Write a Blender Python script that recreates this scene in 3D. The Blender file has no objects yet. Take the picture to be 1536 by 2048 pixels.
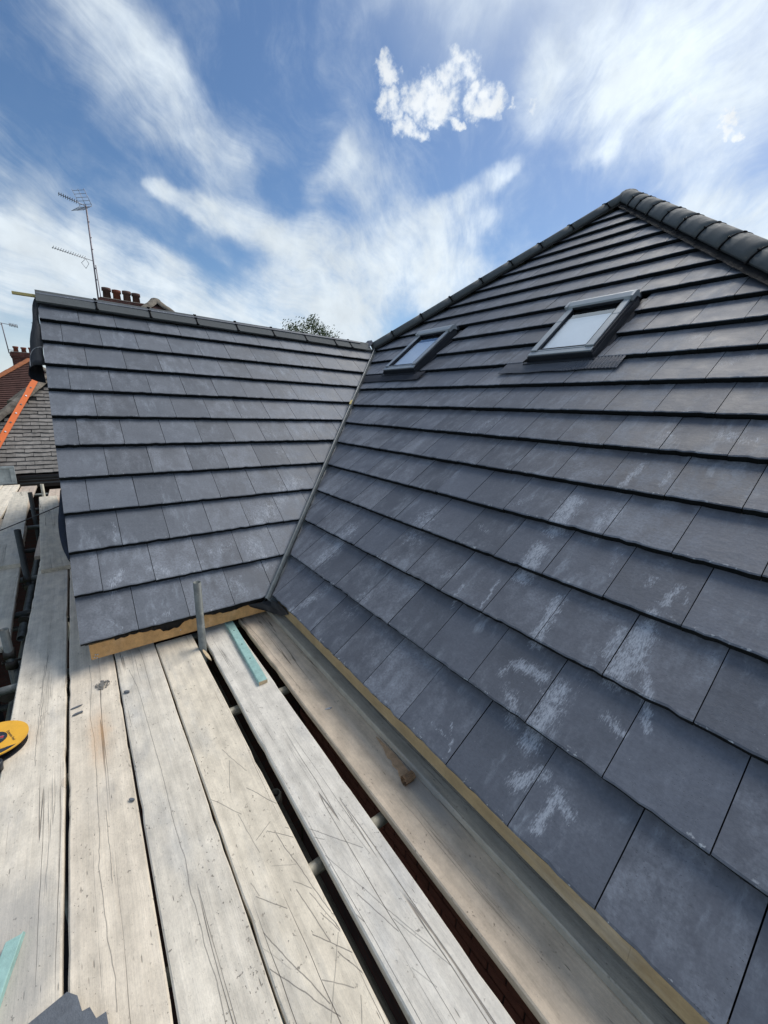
import bpy, bmesh, math, random
import numpy as np
from mathutils import Vector, Matrix, noise as mnoise
random.seed(7)
scene = bpy.context.scene
COL = scene.collection
R = math.radians
# ------------------------------------------------------------------ camera
CLOUDS = [(-0.808,0.027,0.588,-0.857,0.184,0.481,0.062,0.72,0),(-0.857,0.184,0.481,-0.868,0.268,0.417,0.054,0.62,0),(-0.866,0.26,0.428,-0.867,0.339,0.366,0.036,0.42,0),(-0.868,0.069,0.493,-0.882,0.135,0.453,0.042,0.35,0),(-0.962,-0.228,0.15,-0.979,0.011,0.201,0.076,0.95,0),(-0.952,-0.212,0.22,-0.96,-0.017,0.281,0.038,0.8,0),(-0.978,-0.028,0.209,-0.967,0.174,0.186,0.065,1.0,0),(-0.977,0.146,0.156,-0.831,0.526,0.182,0.082,1.0,0),(-0.941,-0.098,0.323,-0.942,0.069,0.328,0.031,0.3,0),(-0.96,0.062,0.271,-0.946,0.22,0.236,0.038,0.7,0),(-0.915,0.167,0.367,-0.9,0.263,0.347,0.018,0.75,0),(-0.9,0.263,0.347,-0.831,0.451,0.324,0.036,0.95,0),(-0.844,0.435,0.314,-0.675,0.678,0.291,0.065,0.95,0),(-0.744,0.566,0.356,-0.617,0.694,0.371,0.041,0.7,0),(-0.922,0.238,0.305,-0.911,0.3,0.282,0.019,0.4,0),(-0.886,0.385,0.257,-0.619,0.749,0.236,0.059,0.8,0),(-0.812,0.42,0.405,-0.764,0.457,0.456,0.025,0.5,0),(-0.748,0.469,0.469,-0.711,0.562,0.422,0.031,0.35,0),(-0.769,0.484,0.418,-0.727,0.577,0.372,0.037,0.5,0),(-0.685,0.621,0.38,-0.577,0.695,0.429,0.022,0.7,0),(-0.577,0.695,0.429,-0.417,0.796,0.439,0.017,0.65,0),(-0.408,0.735,0.541,-0.191,0.83,0.524,0.101,0.92,0),(-0.492,0.7,0.517,-0.264,0.855,0.447,0.064,0.75,0),(-0.296,0.891,0.343,-0.097,0.958,0.269,0.058,1.0,0),(-0.404,0.816,0.412,-0.278,0.868,0.412,0.035,0.45,0),(-0.451,0.686,0.572,-0.254,0.851,0.459,0.046,0.4,0),(-0.584,0.547,0.6,-0.44,0.652,0.618,0.034,0.35,0),(-0.731,0.363,0.577,-0.607,0.516,0.604,0.026,0.28,0),(-0.739,0.403,0.54,-0.73,0.457,0.509,0.018,0.2,0),(-0.65,0.55,0.524,-0.625,0.581,0.521,0.028,1,1),(-0.583,0.623,0.521,-0.565,0.642,0.517,0.021,1,1),(-0.673,0.49,0.554,-0.666,0.501,0.552,0.015,0.8,1),(-0.61,0.568,0.553,-0.579,0.601,0.551,0.02,0.8,1),(-0.69,0.528,0.496,-0.658,0.572,0.49,0.015,0.75,1),(-0.537,0.667,0.517,-0.535,0.67,0.514,0.007,0.75,1),(-0.514,0.688,0.512,-0.514,0.693,0.506,0.006,0.6,1),(-0.641,0.58,0.502,-0.617,0.609,0.499,0.012,0.85,1),(-0.29,0.841,0.456,-0.261,0.866,0.426,0.007,1,1),(-0.32,0.813,0.487,-0.315,0.823,0.473,0.005,0.5,1),(-0.688,0.503,0.523,-0.676,0.527,0.515,0.019,0.8,1)]
SAW_CUTS = [(1.043,-0.666,1.222,-0.611,0.8),(1.122,-0.656,1.286,-0.702,0.8),(1.302,-0.638,1.451,-0.557,1),(1.26,-0.78,1.404,-0.692,0.9),(1.527,-0.633,1.614,-0.557,1),(1.499,-0.611,1.536,-0.68,0.8),(1.556,-0.611,1.803,-0.577,1),(1.803,-0.577,1.916,-0.559,1),(1.397,-0.703,1.584,-0.686,0.7),(1.654,-0.667,1.7,-0.595,0.5),(1.745,-0.624,1.798,-0.583,0.8),(1.664,-0.744,1.715,-0.734,0.7),(1.71,-0.744,1.804,-0.675,0.9),(1.773,-0.626,1.959,-0.602,1),(1.808,-0.594,1.95,-0.562,0.9),(1.877,-0.591,1.954,-0.564,0.9),(1.914,-0.637,2.026,-0.556,1),(1.954,-0.57,2.108,-0.685,0.7),(1.818,-0.76,2.074,-0.668,1),(1.91,-0.775,2.111,-0.659,1),(2.112,-0.59,2.157,-0.618,0.8),(2.021,-0.662,2.088,-0.599,0.8),(1.994,-0.594,2.088,-0.557,1),(1.553,-0.574,1.574,-0.556,0.9),(1.614,-0.499,1.794,-0.368,0.9),(1.649,-0.503,1.684,-0.47,0.8),(1.736,-0.495,1.998,-0.41,0.7),(1.998,-0.41,2.167,-0.351,0.7),(1.9,-0.467,2.063,-0.417,1),(1.932,-0.507,1.98,-0.489,0.9),(1.628,-0.375,1.826,-0.357,0.6),(2.031,-0.408,2.216,-0.341,0.7),(1.801,-0.8,1.946,-0.725,0.4),(2.153,-0.438,2.226,-0.408,0.5),(0.121,-0.954,0.327,-0.932,0.85),(0.327,-0.932,0.619,-0.925,0.85),(0.619,-0.925,0.825,-0.92,0.85),(0.825,-0.92,1.023,-0.915,0.85),(1.023,-0.915,1.17,-0.916,0.85),(1.17,-0.916,1.324,-0.916,0.85),(1.324,-0.916,1.449,-0.908,0.85),(1.449,-0.908,1.572,-0.917,0.85),(1.572,-0.917,1.657,-0.912,0.85),(1.657,-0.912,1.745,-0.914,0.85),(1.745,-0.914,1.842,-0.906,0.85),(1.842,-0.906,1.942,-0.91,0.85),(-0.326,-1.348,-0.139,-1.356,0.85),(-0.139,-1.356,0.087,-1.364,0.85),(0.087,-1.364,0.286,-1.364,0.85),(0.286,-1.364,0.458,-1.367,0.85),(0.458,-1.367,0.658,-1.362,0.85),(-0.218,-1.361,0.027,-1.365,0.85),(0.027,-1.365,0.155,-1.355,0.85),(0.155,-1.355,0.368,-1.358,0.85),(-0.063,-1.144,0.166,-1.142,0.85),(0.166,-1.142,0.432,-1.157,0.85),(0.432,-1.157,0.613,-1.146,0.85),(0.613,-1.146,0.812,-1.146,0.85),(0.812,-1.146,1.003,-1.149,0.85),(1.003,-1.149,1.162,-1.149,0.85),(1.162,-1.149,1.306,-1.159,0.85),(1.306,-1.159,1.44,-1.15,0.85),(1.44,-1.15,1.555,-1.147,0.85),(1.555,-1.147,1.67,-1.135,0.85),(1.67,-1.135,1.746,-1.137,0.85),(1.073,-1.124,1.237,-1.123,0.85),(1.237,-1.123,1.375,-1.124,0.85)]
SCUFFS = [(1.613,1.528,1.62,1.292,0.057,1),(1.81,1.487,1.821,1.326,0.023,0.7),(1.854,1.5,1.836,1.403,0.049,0.7),(1.616,1.14,1.629,0.966,0.056,1),(1.851,0.937,1.869,0.678,0.035,0.9),(2.214,0.966,2.205,0.699,0.051,1),(2.141,0.913,2.142,0.733,0.022,0.8),(1.961,1.308,1.995,1.129,0.02,0.5),(2.251,1.186,2.231,1.067,0.02,0.9),(2.281,1.173,2.297,1.101,0.013,0.5),(2.149,1.183,2.147,1.138,0.027,0.5),(1.843,0.551,1.821,0.441,0.018,0.8),(1.968,0.548,1.865,0.536,0.038,1),(2.056,0.531,2.065,0.304,0.049,1),(1.899,0.401,1.97,0.327,0.037,0.7),(2.25,0.537,2.304,0.512,0.026,0.9),(2.152,0.243,2.092,0.134,0.032,0.9),(2.223,0.22,2.228,0.058,0.023,1),(2.22,0.19,2.282,0.176,0.029,0.9),(2.363,0.586,2.268,0.786,0.022,0.8),(1.27,0.846,1.228,0.749,0.051,0.5),(0.175,0.768,0.176,0.423,0.085,0.8),(0.433,0.295,0.318,-0.081,0.048,0.7),(2.102,2.152,2.211,2.116,0.057,0.6),(1.862,2.128,1.793,2.011,0.038,0.6),(1.829,1.888,1.81,1.66,0.024,0.8),(1.973,1.854,1.98,1.683,0.017,0.6),(1.999,2.886,1.883,2.799,0.049,0.5),(1.555,3.137,1.699,3.136,0.05,0.5),(0.651,2.198,0.544,2.063,0.094,0.5),(0.757,1.143,0.774,0.953,0.098,0.7),(1.188,1.165,1.271,1.13,0.032,0.5),(0.821,0.437,0.784,0.274,0.079,0.5),(1.384,0.604,1.363,0.773,0.012,0.6),(1.526,0.884,1.544,0.67,0.009,0.9),(1.364,1.461,1.289,1.351,0.037,0.4),(2.124,0.773,2.119,0.572,0.025,0.4),(1.762,0.154,1.826,0.055,0.007,0.7),(1.685,0.098,1.781,0.093,0.007,0.6)]
WING_SCUFFS = [(-0.91,0.449,-0.962,0.366,0.039,0.8),(-0.733,0.446,-0.651,0.385,0.043,0.7),(-0.443,0.763,-0.439,0.645,0.035,0.5),(-0.009,0.512,0.051,0.306,0.088,0.7),(0.265,0.832,0.13,0.69,0.105,0.7),(0.599,1.089,0.392,0.93,0.109,0.7),(-0.291,0.476,-0.123,0.535,0.06,0.5),(-0.206,0.232,-0.205,0.102,0.072,0.5),(-0.677,0.079,-0.773,0.036,0.029,0.6),(-1.018,0.13,-0.951,0.041,0.008,0.6),(1.215,1.924,0.906,1.764,0.138,0.5),(1.466,2.364,1.221,2.259,0.127,0.5),(0.57,1.766,0.582,1.484,0.107,0.4),(-0.413,0.413,-0.519,0.395,0.04,0.5),(-0.897,0.887,-0.901,0.692,0.012,0.6)]
CAM_POS = (2.702, -1.0288, 1.3988)
CAM_AXES = [(0.60506, 0.79541, 0.03509), (0.22121, -0.1256, -0.9671), (-0.76483, 0.59292, -0.25195)]
FPX = 792.25

cam_data = bpy.data.cameras.new('camera')
cam = bpy.data.objects.new('camera', cam_data); COL.objects.link(cam)
CRX, CDN, CFW = [Vector(a) for a in CAM_AXES]
cam.matrix_world = Matrix(((CRX.x, -CDN.x, -CFW.x, CAM_POS[0]), (CRX.y, -CDN.y, -CFW.y, CAM_POS[1]), (CRX.z, -CDN.z, -CFW.z, CAM_POS[2]), (0, 0, 0, 1)))
cam_data.sensor_fit = 'VERTICAL'; cam_data.sensor_height = 24.0; cam_data.lens = 24.0 * FPX / 2048.0
cam_data.clip_start = 0.02; cam_data.clip_end = 3000.0
scene.camera = cam
def in_view(p, margin=60):
    v = Vector(p) - Vector(CAM_POS); z = v.dot(CFW)
    if z < 0.05: return False
    x = 768 + FPX * v.dot(CRX) / z; y = 1024 + FPX * v.dot(CDN) / z
    return -margin < x < 1536 + margin and -margin < y < 2048 + margin
# ------------------------------------------------------------------ light
SUN_EL, SUN_AZ = R(50), Vector((-0.12, 1.0, 0)).normalized()      # direction towards the sun
sun_dir = Vector((SUN_AZ.x * math.cos(SUN_EL), SUN_AZ.y * math.cos(SUN_EL), math.sin(SUN_EL)))
sl = bpy.data.lights.new('sun', 'SUN'); sl.energy = 1.75; sl.angle = R(36); sl.color = (1.0, 0.945, 0.87)
so = bpy.data.objects.new('sun', sl); COL.objects.link(so)
so.rotation_euler = (-sun_dir).to_track_quat('-Z', 'Y').to_euler(); so.location = (0, 0, 30)
scene.view_settings.view_transform = 'Standard'; scene.view_settings.look = 'None'
scene.view_settings.exposure = 0.70; scene.view_settings.gamma = 1.0
try: scene.view_settings.use_curve_mapping = False
except Exception: pass

# ------------------------------------------------------------------ node helper
class N:
    def __init__(s, tree): s.t = tree; s.n = tree.nodes; s.l = tree.links
    def new(s, t, **kw):
        n = s.n.new(t)
        for k, v in kw.items(): setattr(n, k, v)
        return n
    def put(s, sock, v):
        if v is None: return
        if isinstance(v, bpy.types.NodeSocket): s.l.new(v, sock)
        elif isinstance(v, (tuple, list, Vector)) and sock.type == 'RGBA': sock.default_value = tuple(v)[:3] + (1,)
        elif isinstance(v, (tuple, list, Vector)) and sock.type == 'VECTOR': sock.default_value = tuple(v)[:3]
        else: sock.default_value = v
    def m(s, op, a, b=None, c=None, clamp=False):
        n = s.new('ShaderNodeMath', operation=op, use_clamp=clamp)
        for i, v in enumerate((a, b, c)): s.put(n.inputs[i], v)
        return n.outputs[0]
    def v(s, op, a, b=None, scale=None):
        n = s.new('ShaderNodeVectorMath', operation=op)
        s.put(n.inputs[0], a); s.put(n.inputs[1], b)
        if scale is not None: s.put(n.inputs[3], scale)
        return n.outputs[1] if op in ('DOT_PRODUCT', 'LENGTH', 'DISTANCE') else n.outputs[0]
    def noise(s, vec, scale=5, detail=4, rough=.55, dist=0, color=False, dim='3D'):
        n = s.new('ShaderNodeTexNoise'); n.noise_dimensions = dim
        s.put(n.inputs['Vector'], vec); s.put(n.inputs['Scale'], scale); s.put(n.inputs['Detail'], detail)
        s.put(n.inputs['Roughness'], rough); s.put(n.inputs['Distortion'], dist)
        return n.outputs['Color' if color else 'Fac']
    def vor(s, vec, scale=5, rnd=1, out='Distance', feature='F1'):
        n = s.new('ShaderNodeTexVoronoi', feature=feature); s.put(n.inputs['Vector'], vec); s.put(n.inputs['Scale'], scale); s.put(n.inputs['Randomness'], rnd)
        return n.outputs[out]
    def ss(s, x, lo, hi):      # smoothstep
        n = s.new('ShaderNodeMapRange', interpolation_type='SMOOTHSTEP')
        s.put(n.inputs['Value'], x); s.put(n.inputs['From Min'], lo); s.put(n.inputs['From Max'], hi)
        return n.outputs[0]
    def ramp(s, x, lo, hi, a=0., b=1.):
        n = s.new('ShaderNodeMapRange'); n.clamp = True
        for k, v in (('Value', x), ('From Min', lo), ('From Max', hi), ('To Min', a), ('To Max', b)): s.put(n.inputs[k], v)
        return n.outputs[0]
    def mix(s, f, a, b, mode='MIX'):
        n = s.new('ShaderNodeMix', data_type='RGBA', blend_type=mode)
        s.put(n.inputs[0], f); s.put(n.inputs[6], a); s.put(n.inputs[7], b)
        return n.outputs[2]
    def mul(s, vec, k): return s.v('MULTIPLY', vec, k)
    def sep(s, v): n = s.new('ShaderNodeSeparateXYZ'); s.put(n.inputs[0], v); return n.outputs
    def comb(s, x, y, z):
        n = s.new('ShaderNodeCombineXYZ')
        for i, q in enumerate((x, y, z)): s.put(n.inputs[i], q)
        return n.outputs[0]
    def capsule(s, P, a, b):   # distance from point socket P to the segment a-b
        a = Vector(a); b = Vector(b); ab = b - a; L = max(ab.length_squared, 1e-8)
        d = s.v('SUBTRACT', P, a)
        h = s.m('DIVIDE', s.v('DOT_PRODUCT', d, ab), L, clamp=True)
        return s.v('LENGTH', s.v('SUBTRACT', d, s.v('SCALE', tuple(ab), scale=h)))
    def seq_max(s, prev, P, fn):      # running maximum; each step waits for the one before (keeps the shader stack small)
        if prev is None: return fn(P)
        return s.m('MAXIMUM', prev, fn(s.v('ADD', P, s.v('SCALE', (1, 1, 1), scale=s.m('MULTIPLY', prev, 1e-9)))))
    def maxes(s, L):
        r = L[0]
        for x in L[1:]: r = s.m('MAXIMUM', r, x)
        return r
# ------------------------------------------------------------------ sky
world = bpy.data.worlds.new('World'); scene.world = world; world.use_nodes = True; world.cycles.sampling_method = 'MANUAL'; world.cycles.sample_map_resolution = 512
w = N(world.node_tree); w.n.clear()
tc = w.new('ShaderNodeTexCoord'); D0 = w.v('NORMALIZE', tc.outputs['Generated'])
sky = w.new('ShaderNodeTexSky', sky_type='NISHITA'); sky.sun_disc = False
sky.sun_elevation = SUN_EL; sky.sun_rotation = math.atan2(sun_dir.x, sun_dir.y)
sky.altitude = 200; sky.air_density = 1.0; sky.dust_density = .7; sky.ozone_density = 2.2
dz = w.sep(D0)[2]
# broad drift + fine curl used to break up every cloud outline
wa = w.v('SUBTRACT', w.noise(D0, 2.6, 3, .5, color=True), (.5, .5, .5))
wb = w.v('SUBTRACT', w.noise(D0, 11, 4, .6, color=True), (.5, .5, .5))
Dw = w.v('ADD', D0, w.v('ADD', w.v('SCALE', wa, scale=.085), w.v('SCALE', wb, scale=.055)))
wc = w.v('SUBTRACT', w.noise(D0, 26, 5, .6, color=True), (.5, .5, .5))
Dc = w.v('ADD', D0, w.v('SCALE', wc, scale=.075))
# streaks run along one wind direction on the cloud plane
cz = w.m('ADD', w.m('MAXIMUM', dz, 0.0), .12)
s0 = w.sep(D0); cp = w.comb(w.m('DIVIDE', s0[0], cz), w.m('DIVIDE', s0[1], cz), 0.0)
rotn = w.new('ShaderNodeVectorRotate', rotation_type='Z_AXIS'); w.put(rotn.inputs['Vector'], w.v('ADD', cp, w.v('SCALE', wa, scale=.9))); rotn.inputs['Angle'].default_value = R(-43)
streak = w.noise(w.mul(rotn.outputs[0], (3.0, .75, 1)), 1.5, 9, .68)
fluff = w.noise(D0, 9, 7, .62)
den = None
cum = None
for ax, ay, az, bx, by, bz, r, st, kind in CLOUDS:
    if kind == 0:
        d = w.capsule(Dw, (ax, ay, az), (bx, by, bz)); g = w.m('MULTIPLY', w.ss(d, r * 1.55, r * .25), st)
        den = g if den is None else w.m('SUBTRACT', w.m('ADD', den, g), w.m('MULTIPLY', den, g))
    else:
        d = w.capsule(Dc, (ax, ay, az), (bx, by, bz)); g = w.m('MULTIPLY', w.ss(d, r * 1.7, r * .1), st)
        cum = g if cum is None else w.m('MAXIMUM', cum, g)
tex = w.m('ADD', w.m('MULTIPLY', w.m('SUBTRACT', streak, .5), 1.25), w.m('MULTIPLY', w.m('SUBTRACT', fluff, .5), .9))
cir = w.ss(w.m('MULTIPLY', den, w.m('ADD', .86, w.m('MULTIPLY', tex, 1.25))), .02, 1.12)
cir = w.m('ADD', cir, w.m('MULTIPLY', w.m('MULTIPLY', tex, .75), w.m('MULTIPLY', w.m('SUBTRACT', 1.0, den), den)), clamp=True)
veil = w.m('MULTIPLY', w.ss(w.m('ADD', w.m('MULTIPLY', streak, .6), w.m('MULTIPLY', fluff, .4)), .44, .74), .34)      # thin cirrus everywhere
front = w.m('MULTIPLY', w.ss(w.v('DOT_PRODUCT', D0, tuple(CFW)), .2, .65), .75)
behind = w.m('MULTIPLY', w.ss(w.noise(Dw, 1.7, 6, .6), .42, .62), w.m('SUBTRACT', .75, front, clamp=True))            # broken cloud over the rest of the sky
cumn = w.m('ADD', w.m('MULTIPLY', w.noise(D0, 30, 7, .62), .6), w.m('MULTIPLY', w.noise(D0, 75, 5, .6), .4))
cumd = w.m('MULTIPLY', w.ss(w.m('ADD', cum, w.m('MULTIPLY', w.m('MULTIPLY', w.m('SUBTRACT', cumn, .5), 2.2), w.ss(cum, .0, .35))), .12, .98), .95)
over = w.m('MULTIPLY', w.ss(w.v('DISTANCE', Dw, (-.41, .50, .80)), .40, .10), .85)
horiz = w.m('MULTIPLY', w.ss(dz, .20, .0), .8)
tot = w.m('SUBTRACT', 1.0, w.m('MULTIPLY', w.m('MULTIPLY', w.m('SUBTRACT', 1.0, cir, clamp=True), w.m('MULTIPLY', w.m('SUBTRACT', 1.0, veil, clamp=True), w.m('SUBTRACT', 1.0, over))),
          w.m('MULTIPLY', w.m('MULTIPLY', w.m('SUBTRACT', 1.0, behind, clamp=True), w.m('SUBTRACT', 1.0, cumd, clamp=True)), w.m('SUBTRACT', 1.0, horiz, clamp=True))), clamp=True)
# over: unseen bright cloud, added high up to whiten the rooflight glass
shade = w.m('MULTIPLY', w.ramp(w.noise(D0, 5, 5, .6), .3, .7, .84, 1.05), w.ramp(w.noise(D0, 24, 5, .6), .3, .7, .93, 1.05))
glow = w.m('MULTIPLY', w.ss(w.v('DOT_PRODUCT', D0, tuple(sun_dir)), .45, 1.0), .16)
ccol = w.mix(w.m('MULTIPLY', cumd, .8, clamp=True), (.49, .545, .59, 1), (.55, .567, .58, 1))
SKY_K = .105
glow = w.m('MULTIPLY', glow, w.m('SUBTRACT', 1.0, w.m('MULTIPLY', cumd, .45)))
ccol = w.v('SCALE', ccol, scale=w.m('DIVIDE', w.m('ADD', shade, glow), SKY_K))
below = w.ss(dz, .0, -.03)
blue = sky.outputs[0]
hsv = w.new('ShaderNodeHueSaturation'); w.put(hsv.inputs['Color'], blue); hsv.inputs['Saturation'].default_value = 1.15; hsv.inputs['Value'].default_value = .66
skyc = w.mix(tot, hsv.outputs[0], ccol)
skyc = w.mix(below, skyc, (.95, .95, .86, 1))
bg = w.new('ShaderNodeBackground'); w.put(bg.inputs['Color'], skyc); bg.inputs['Strength'].default_value = SKY_K
wo = w.new('ShaderNodeOutputWorld'); w.l.new(bg.outputs[0], wo.inputs[0])
# ------------------------------------------------------------------ materials
def material(name):
    m = bpy.data.materials.new(name); m.use_nodes = True; m.node_tree.nodes.clear()
    n = N(m.node_tree); b = n.new('ShaderNodeBsdfPrincipled'); o = n.new('ShaderNodeOutputMaterial'); n.l.new(b.outputs[0], o.inputs[0])
    return m, n, b
def objco(n, spread=60.0):
    tcn = n.new('ShaderNodeTexCoord'); oi = n.new('ShaderNodeObjectInfo')
    off = n.v('SCALE', (1.0, .73, .37), scale=n.m('MULTIPLY', oi.outputs['Random'], spread))
    return tcn.outputs['Object'], n.v('ADD', tcn.outputs['Object'], off), oi.outputs['Random'], oi.outputs['Color']
def bump(n, b, h, strength=.3, dist=.002):
    k = n.new('ShaderNodeBump'); n.put(k.inputs['Height'], h); k.inputs['Strength'].default_value = strength; k.inputs['Distance'].default_value = dist
    n.l.new(k.outputs[0], b.inputs['Normal'])
def simple(name, col, rough=.6, metal=0, var=.25, scale=12, bmp=.2, spec=.5):
    m, n, b = material(name); oc, ov, rnd, oc2 = objco(n)
    x = n.noise(ov, scale, 6, .6); y = n.noise(ov, scale * 6, 4, .6)
    f = n.ramp(n.m('ADD', n.m('MULTIPLY', x, .7), n.m('MULTIPLY', y, .3)), .3, .7, 1 - var, 1 + var)
    f = n.m('MULTIPLY', f, n.ramp(rnd, 0, 1, 1 - var * .4, 1 + var * .4))
    c = n.v('SCALE', col, scale=f); n.put(b.inputs['Base Color'], c)
    n.put(b.inputs['Roughness'], n.ramp(x, .3, .7, max(rough - .1, .05), min(rough + .1, 1))); b.inputs['Metallic'].default_value = metal
    b.inputs['Specular IOR Level'].default_value = spec
    if bmp: bump(n, b, y, bmp, .003)
    return m
# concrete slate tile: dark blue grey face with dust, white scuffs at their own places on the roofs, specks and pits
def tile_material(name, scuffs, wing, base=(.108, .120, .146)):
    m, n, b = material(name); oc, ov, rnd, _ = objco(n)
    geo = n.new('ShaderNodeNewGeometry'); P = n.sep(geo.outputs['Position'])
    if wing: uv = n.comb(P[1], n.m('DIVIDE', P[0], -math.cos(P2)), 0)
    else: uv = n.comb(P[0], n.m('DIVIDE', P[1], math.cos(P1)), 0)
    big = n.noise(uv, 1.1, 3, .5); mott = n.noise(ov, 7, 5, .6); fine = n.noise(ov, 90, 4, .65); grain = n.noise(n.mul(ov, (60, 14, 20)), 1, 5, .6)
    rnd2 = n.m('FRACT', n.m('MULTIPLY', rnd, 17.37))
    lum = n.m('MULTIPLY', n.ramp(rnd, 0, 1, .86, 1.16), n.ramp(mott, .3, .7, .90, 1.12))
    lum = n.m('MULTIPLY', lum, n.ramp(fine, .3, .7, .88, 1.12))
    lum = n.m('MULTIPLY', lum, n.ramp(grain, .3, .7, .96, 1.04))
    col = n.mix(rnd2, base, (base[0] * 1.03, base[1] * .99, base[2] * .95))
    col = n.v('SCALE', col, scale=lum)
    # pale dust film: more on some tiles, cloudy, brushed along the slope
    q = n.v('ADD', ov, n.v('SCALE', n.v('SUBTRACT', n.noise(ov, 14, 3, .6, color=True), (.5, .5, .5)), scale=.05))
    dust = n.noise(n.mul(q, (9, 5, 5)), 1, 7, .68)
    nearv = n.m('MULTIPLY', n.ss(n.m('ABSOLUTE', n.m('ADD', P[0], n.m('MULTIPLY', P[1], .93))), 1.5, .1), .10)
    amt = n.m('ADD', nearv, 0.0)
    amt = n.m('ADD', n.m('ADD', amt, n.m('MULTIPLY', n.m('SUBTRACT', rnd2, .5), .0)), n.m('ADD', n.m('MULTIPLY', n.m('SUBTRACT', rnd2, .5), .16), n.m('MULTIPLY', n.m('SUBTRACT', big, .5), .5)))
    dm = n.m('MULTIPLY', n.ss(n.m('ADD', dust, amt), .45, .76), n.ramp(fine, .3, .62, .25, 1.0))
    col = n.mix(n.m('MULTIPLY', dm, .52), col, (.33, .36, .41))
    # scuffs
    warp = n.v('SCALE', n.v('SUBTRACT', n.noise(uv, 22, 3, .6, color=True), (.5, .5, .5)), scale=.05)
    W2 = n.v('MULTIPLY', n.v('ADD', uv, warp), (1, 1, 0))
    sc = None
    for ax, ay, bx, by, r, st in scuffs:
        sc = n.seq_max(sc, W2, lambda Q: n.m('MULTIPLY', n.ss(n.capsule(Q, (ax, ay, 0), (bx, by, 0)), max(r, .008) * 1.9, 0), st))
    brush = n.noise(n.mul(uv, (190, 38, 1)), 1, 5, .75); blot = n.noise(n.mul(uv, (26, 9, 1)), 1, 5, .65)
    sm = n.m('MULTIPLY', n.ss(n.m('ADD', n.m('MULTIPLY', sc, .52), n.m('ADD', n.m('MULTIPLY', n.m('SUBTRACT', brush, .5), 1.7), n.m('MULTIPLY', n.m('SUBTRACT', blot, .5), .9))), .19, .66), n.ss(sc, .02, .3))
    col = n.mix(n.m('MULTIPLY', sm, .70), col, (.46, .50, .56))
    # faint wiped film in long strokes down the slope
    wipe = n.m('MULTIPLY', n.ss(n.noise(n.mul(q, (20, 4.0, 1)), 1, 6, .7), .46, .76), n.ss(n.noise(uv, 2.6, 4, .6), .44, .66))
    wipe = n.m('MULTIPLY', wipe, n.ramp(brush, .3, .65, .2, 1))
    col = n.mix(n.m('MULTIPLY', wipe, .72), col, (.40, .45, .51))
    # chipped pale flecks near the tail edge and scattered specks
    oy = n.sep(oc)[1]
    near = n.ss(oy, .030, .0)
    fl = n.m('MULTIPLY', n.ss(n.noise(ov, 75, 2, .5), .60, .68), near)
    fl = n.m('MULTIPLY', fl, n.ss(n.noise(ov, 11, 1, .5), .48, .6))
    sp = n.ss(n.vor(ov, 34), .055, .03); sp = n.m('MULTIPLY', sp, n.ss(n.noise(ov, 8, 2), .55, .62))
    col = n.mix(n.m('MAXIMUM', n.m('MULTIPLY', fl, .75), n.m('MULTIPLY', sp, .6)), col, (.55, .58, .60))
    pit = n.m('MULTIPLY', n.ss(n.vor(n.mul(ov, (1, 2.2, 1)), 62), .16, .07), n.ss(n.noise(ov, 6, 2), .5, .58))
    col = n.mix(n.m('MULTIPLY', pit, .7), col, (.03, .033, .04))
    n.put(b.inputs['Base Color'], col)
    n.put(b.inputs['Roughness'], n.m('ADD', n.ramp(mott, .3, .7, .48, .60), n.m('MULTIPLY', dm, .15)))
    b.inputs['Specular IOR Level'].default_value = .38
    h = n.m('ADD', n.m('MULTIPLY', fine, .35), n.m('ADD', n.m('MULTIPLY', n.noise(n.mul(ov, (16, 30, 20)), 1, 5, .6), .9), n.m('MULTIPLY', pit, -.6)))
    bump(n, b, h, .55, .0028)
    return m
P1, P2 = R(39.0), R(40.955)
M = {}
M['tile'] = tile_material('slate_tile_main', SCUFFS, False)
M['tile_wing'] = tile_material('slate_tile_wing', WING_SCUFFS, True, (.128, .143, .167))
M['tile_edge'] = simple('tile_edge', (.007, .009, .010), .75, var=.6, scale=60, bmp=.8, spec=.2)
M['ridge'] = simple('ridge_concrete', (.095, .105, .108), .8, var=.2, scale=20, bmp=.25, spec=.3)
M['black'] = simple('black_plastic', (.012, .012, .013), .95, var=.2, bmp=0, spec=.04)
M['felt'] = simple('black_felt', (.012, .013, .015), .7, var=.5, scale=30, bmp=.5)
M['membrane'] = simple('grey_membrane', (.055, .06, .068), .6, var=.15, scale=20, bmp=.3)
M['navy'] = simple('navy_cloth', (.03, .045, .09), .8, var=.5, scale=30, bmp=.4)
M['print'] = simple('pale_print', (.22, .24, .26), .7, var=.1, bmp=0)
M['grp'] = simple('valley_grp', (.10, .12, .13), .42, var=.35, scale=25, bmp=.2)
M['lead'] = simple('flashing_grey', (.19, .205, .24), .55, .1, var=.2, scale=15, bmp=.1)
M['lead_flat'] = simple('flashing_flat', (.07, .078, .10), .55, .1, var=.25, scale=9, bmp=.2)
M['frame'] = simple('window_metal', (.36, .39, .41), .42, .35, var=.08, scale=8, bmp=.0)
M['frame_dark'] = simple('window_metal_dark', (.022, .026, .034), .45, .2, var=.1, bmp=0)
M['blind'] = simple('white_blind', (.80, .84, .88), .6, var=.05, scale=4, bmp=0)
M['brick'] = simple('red_brick', (.10, .034, .022), .9, var=.35, scale=20, bmp=.6, spec=.2)
M['mortar'] = simple('mortar', (.25, .22, .19), .95, var=.2, scale=30, bmp=.4, spec=.1)
M['terracotta'] = simple('terracotta', (.24, .085, .055), .85, var=.35, scale=14, bmp=.3, spec=.2)
M['dark_pot'] = simple('sooted_pot', (.13, .075, .06), .85, var=.4, scale=14, bmp=.3, spec=.2)
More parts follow.
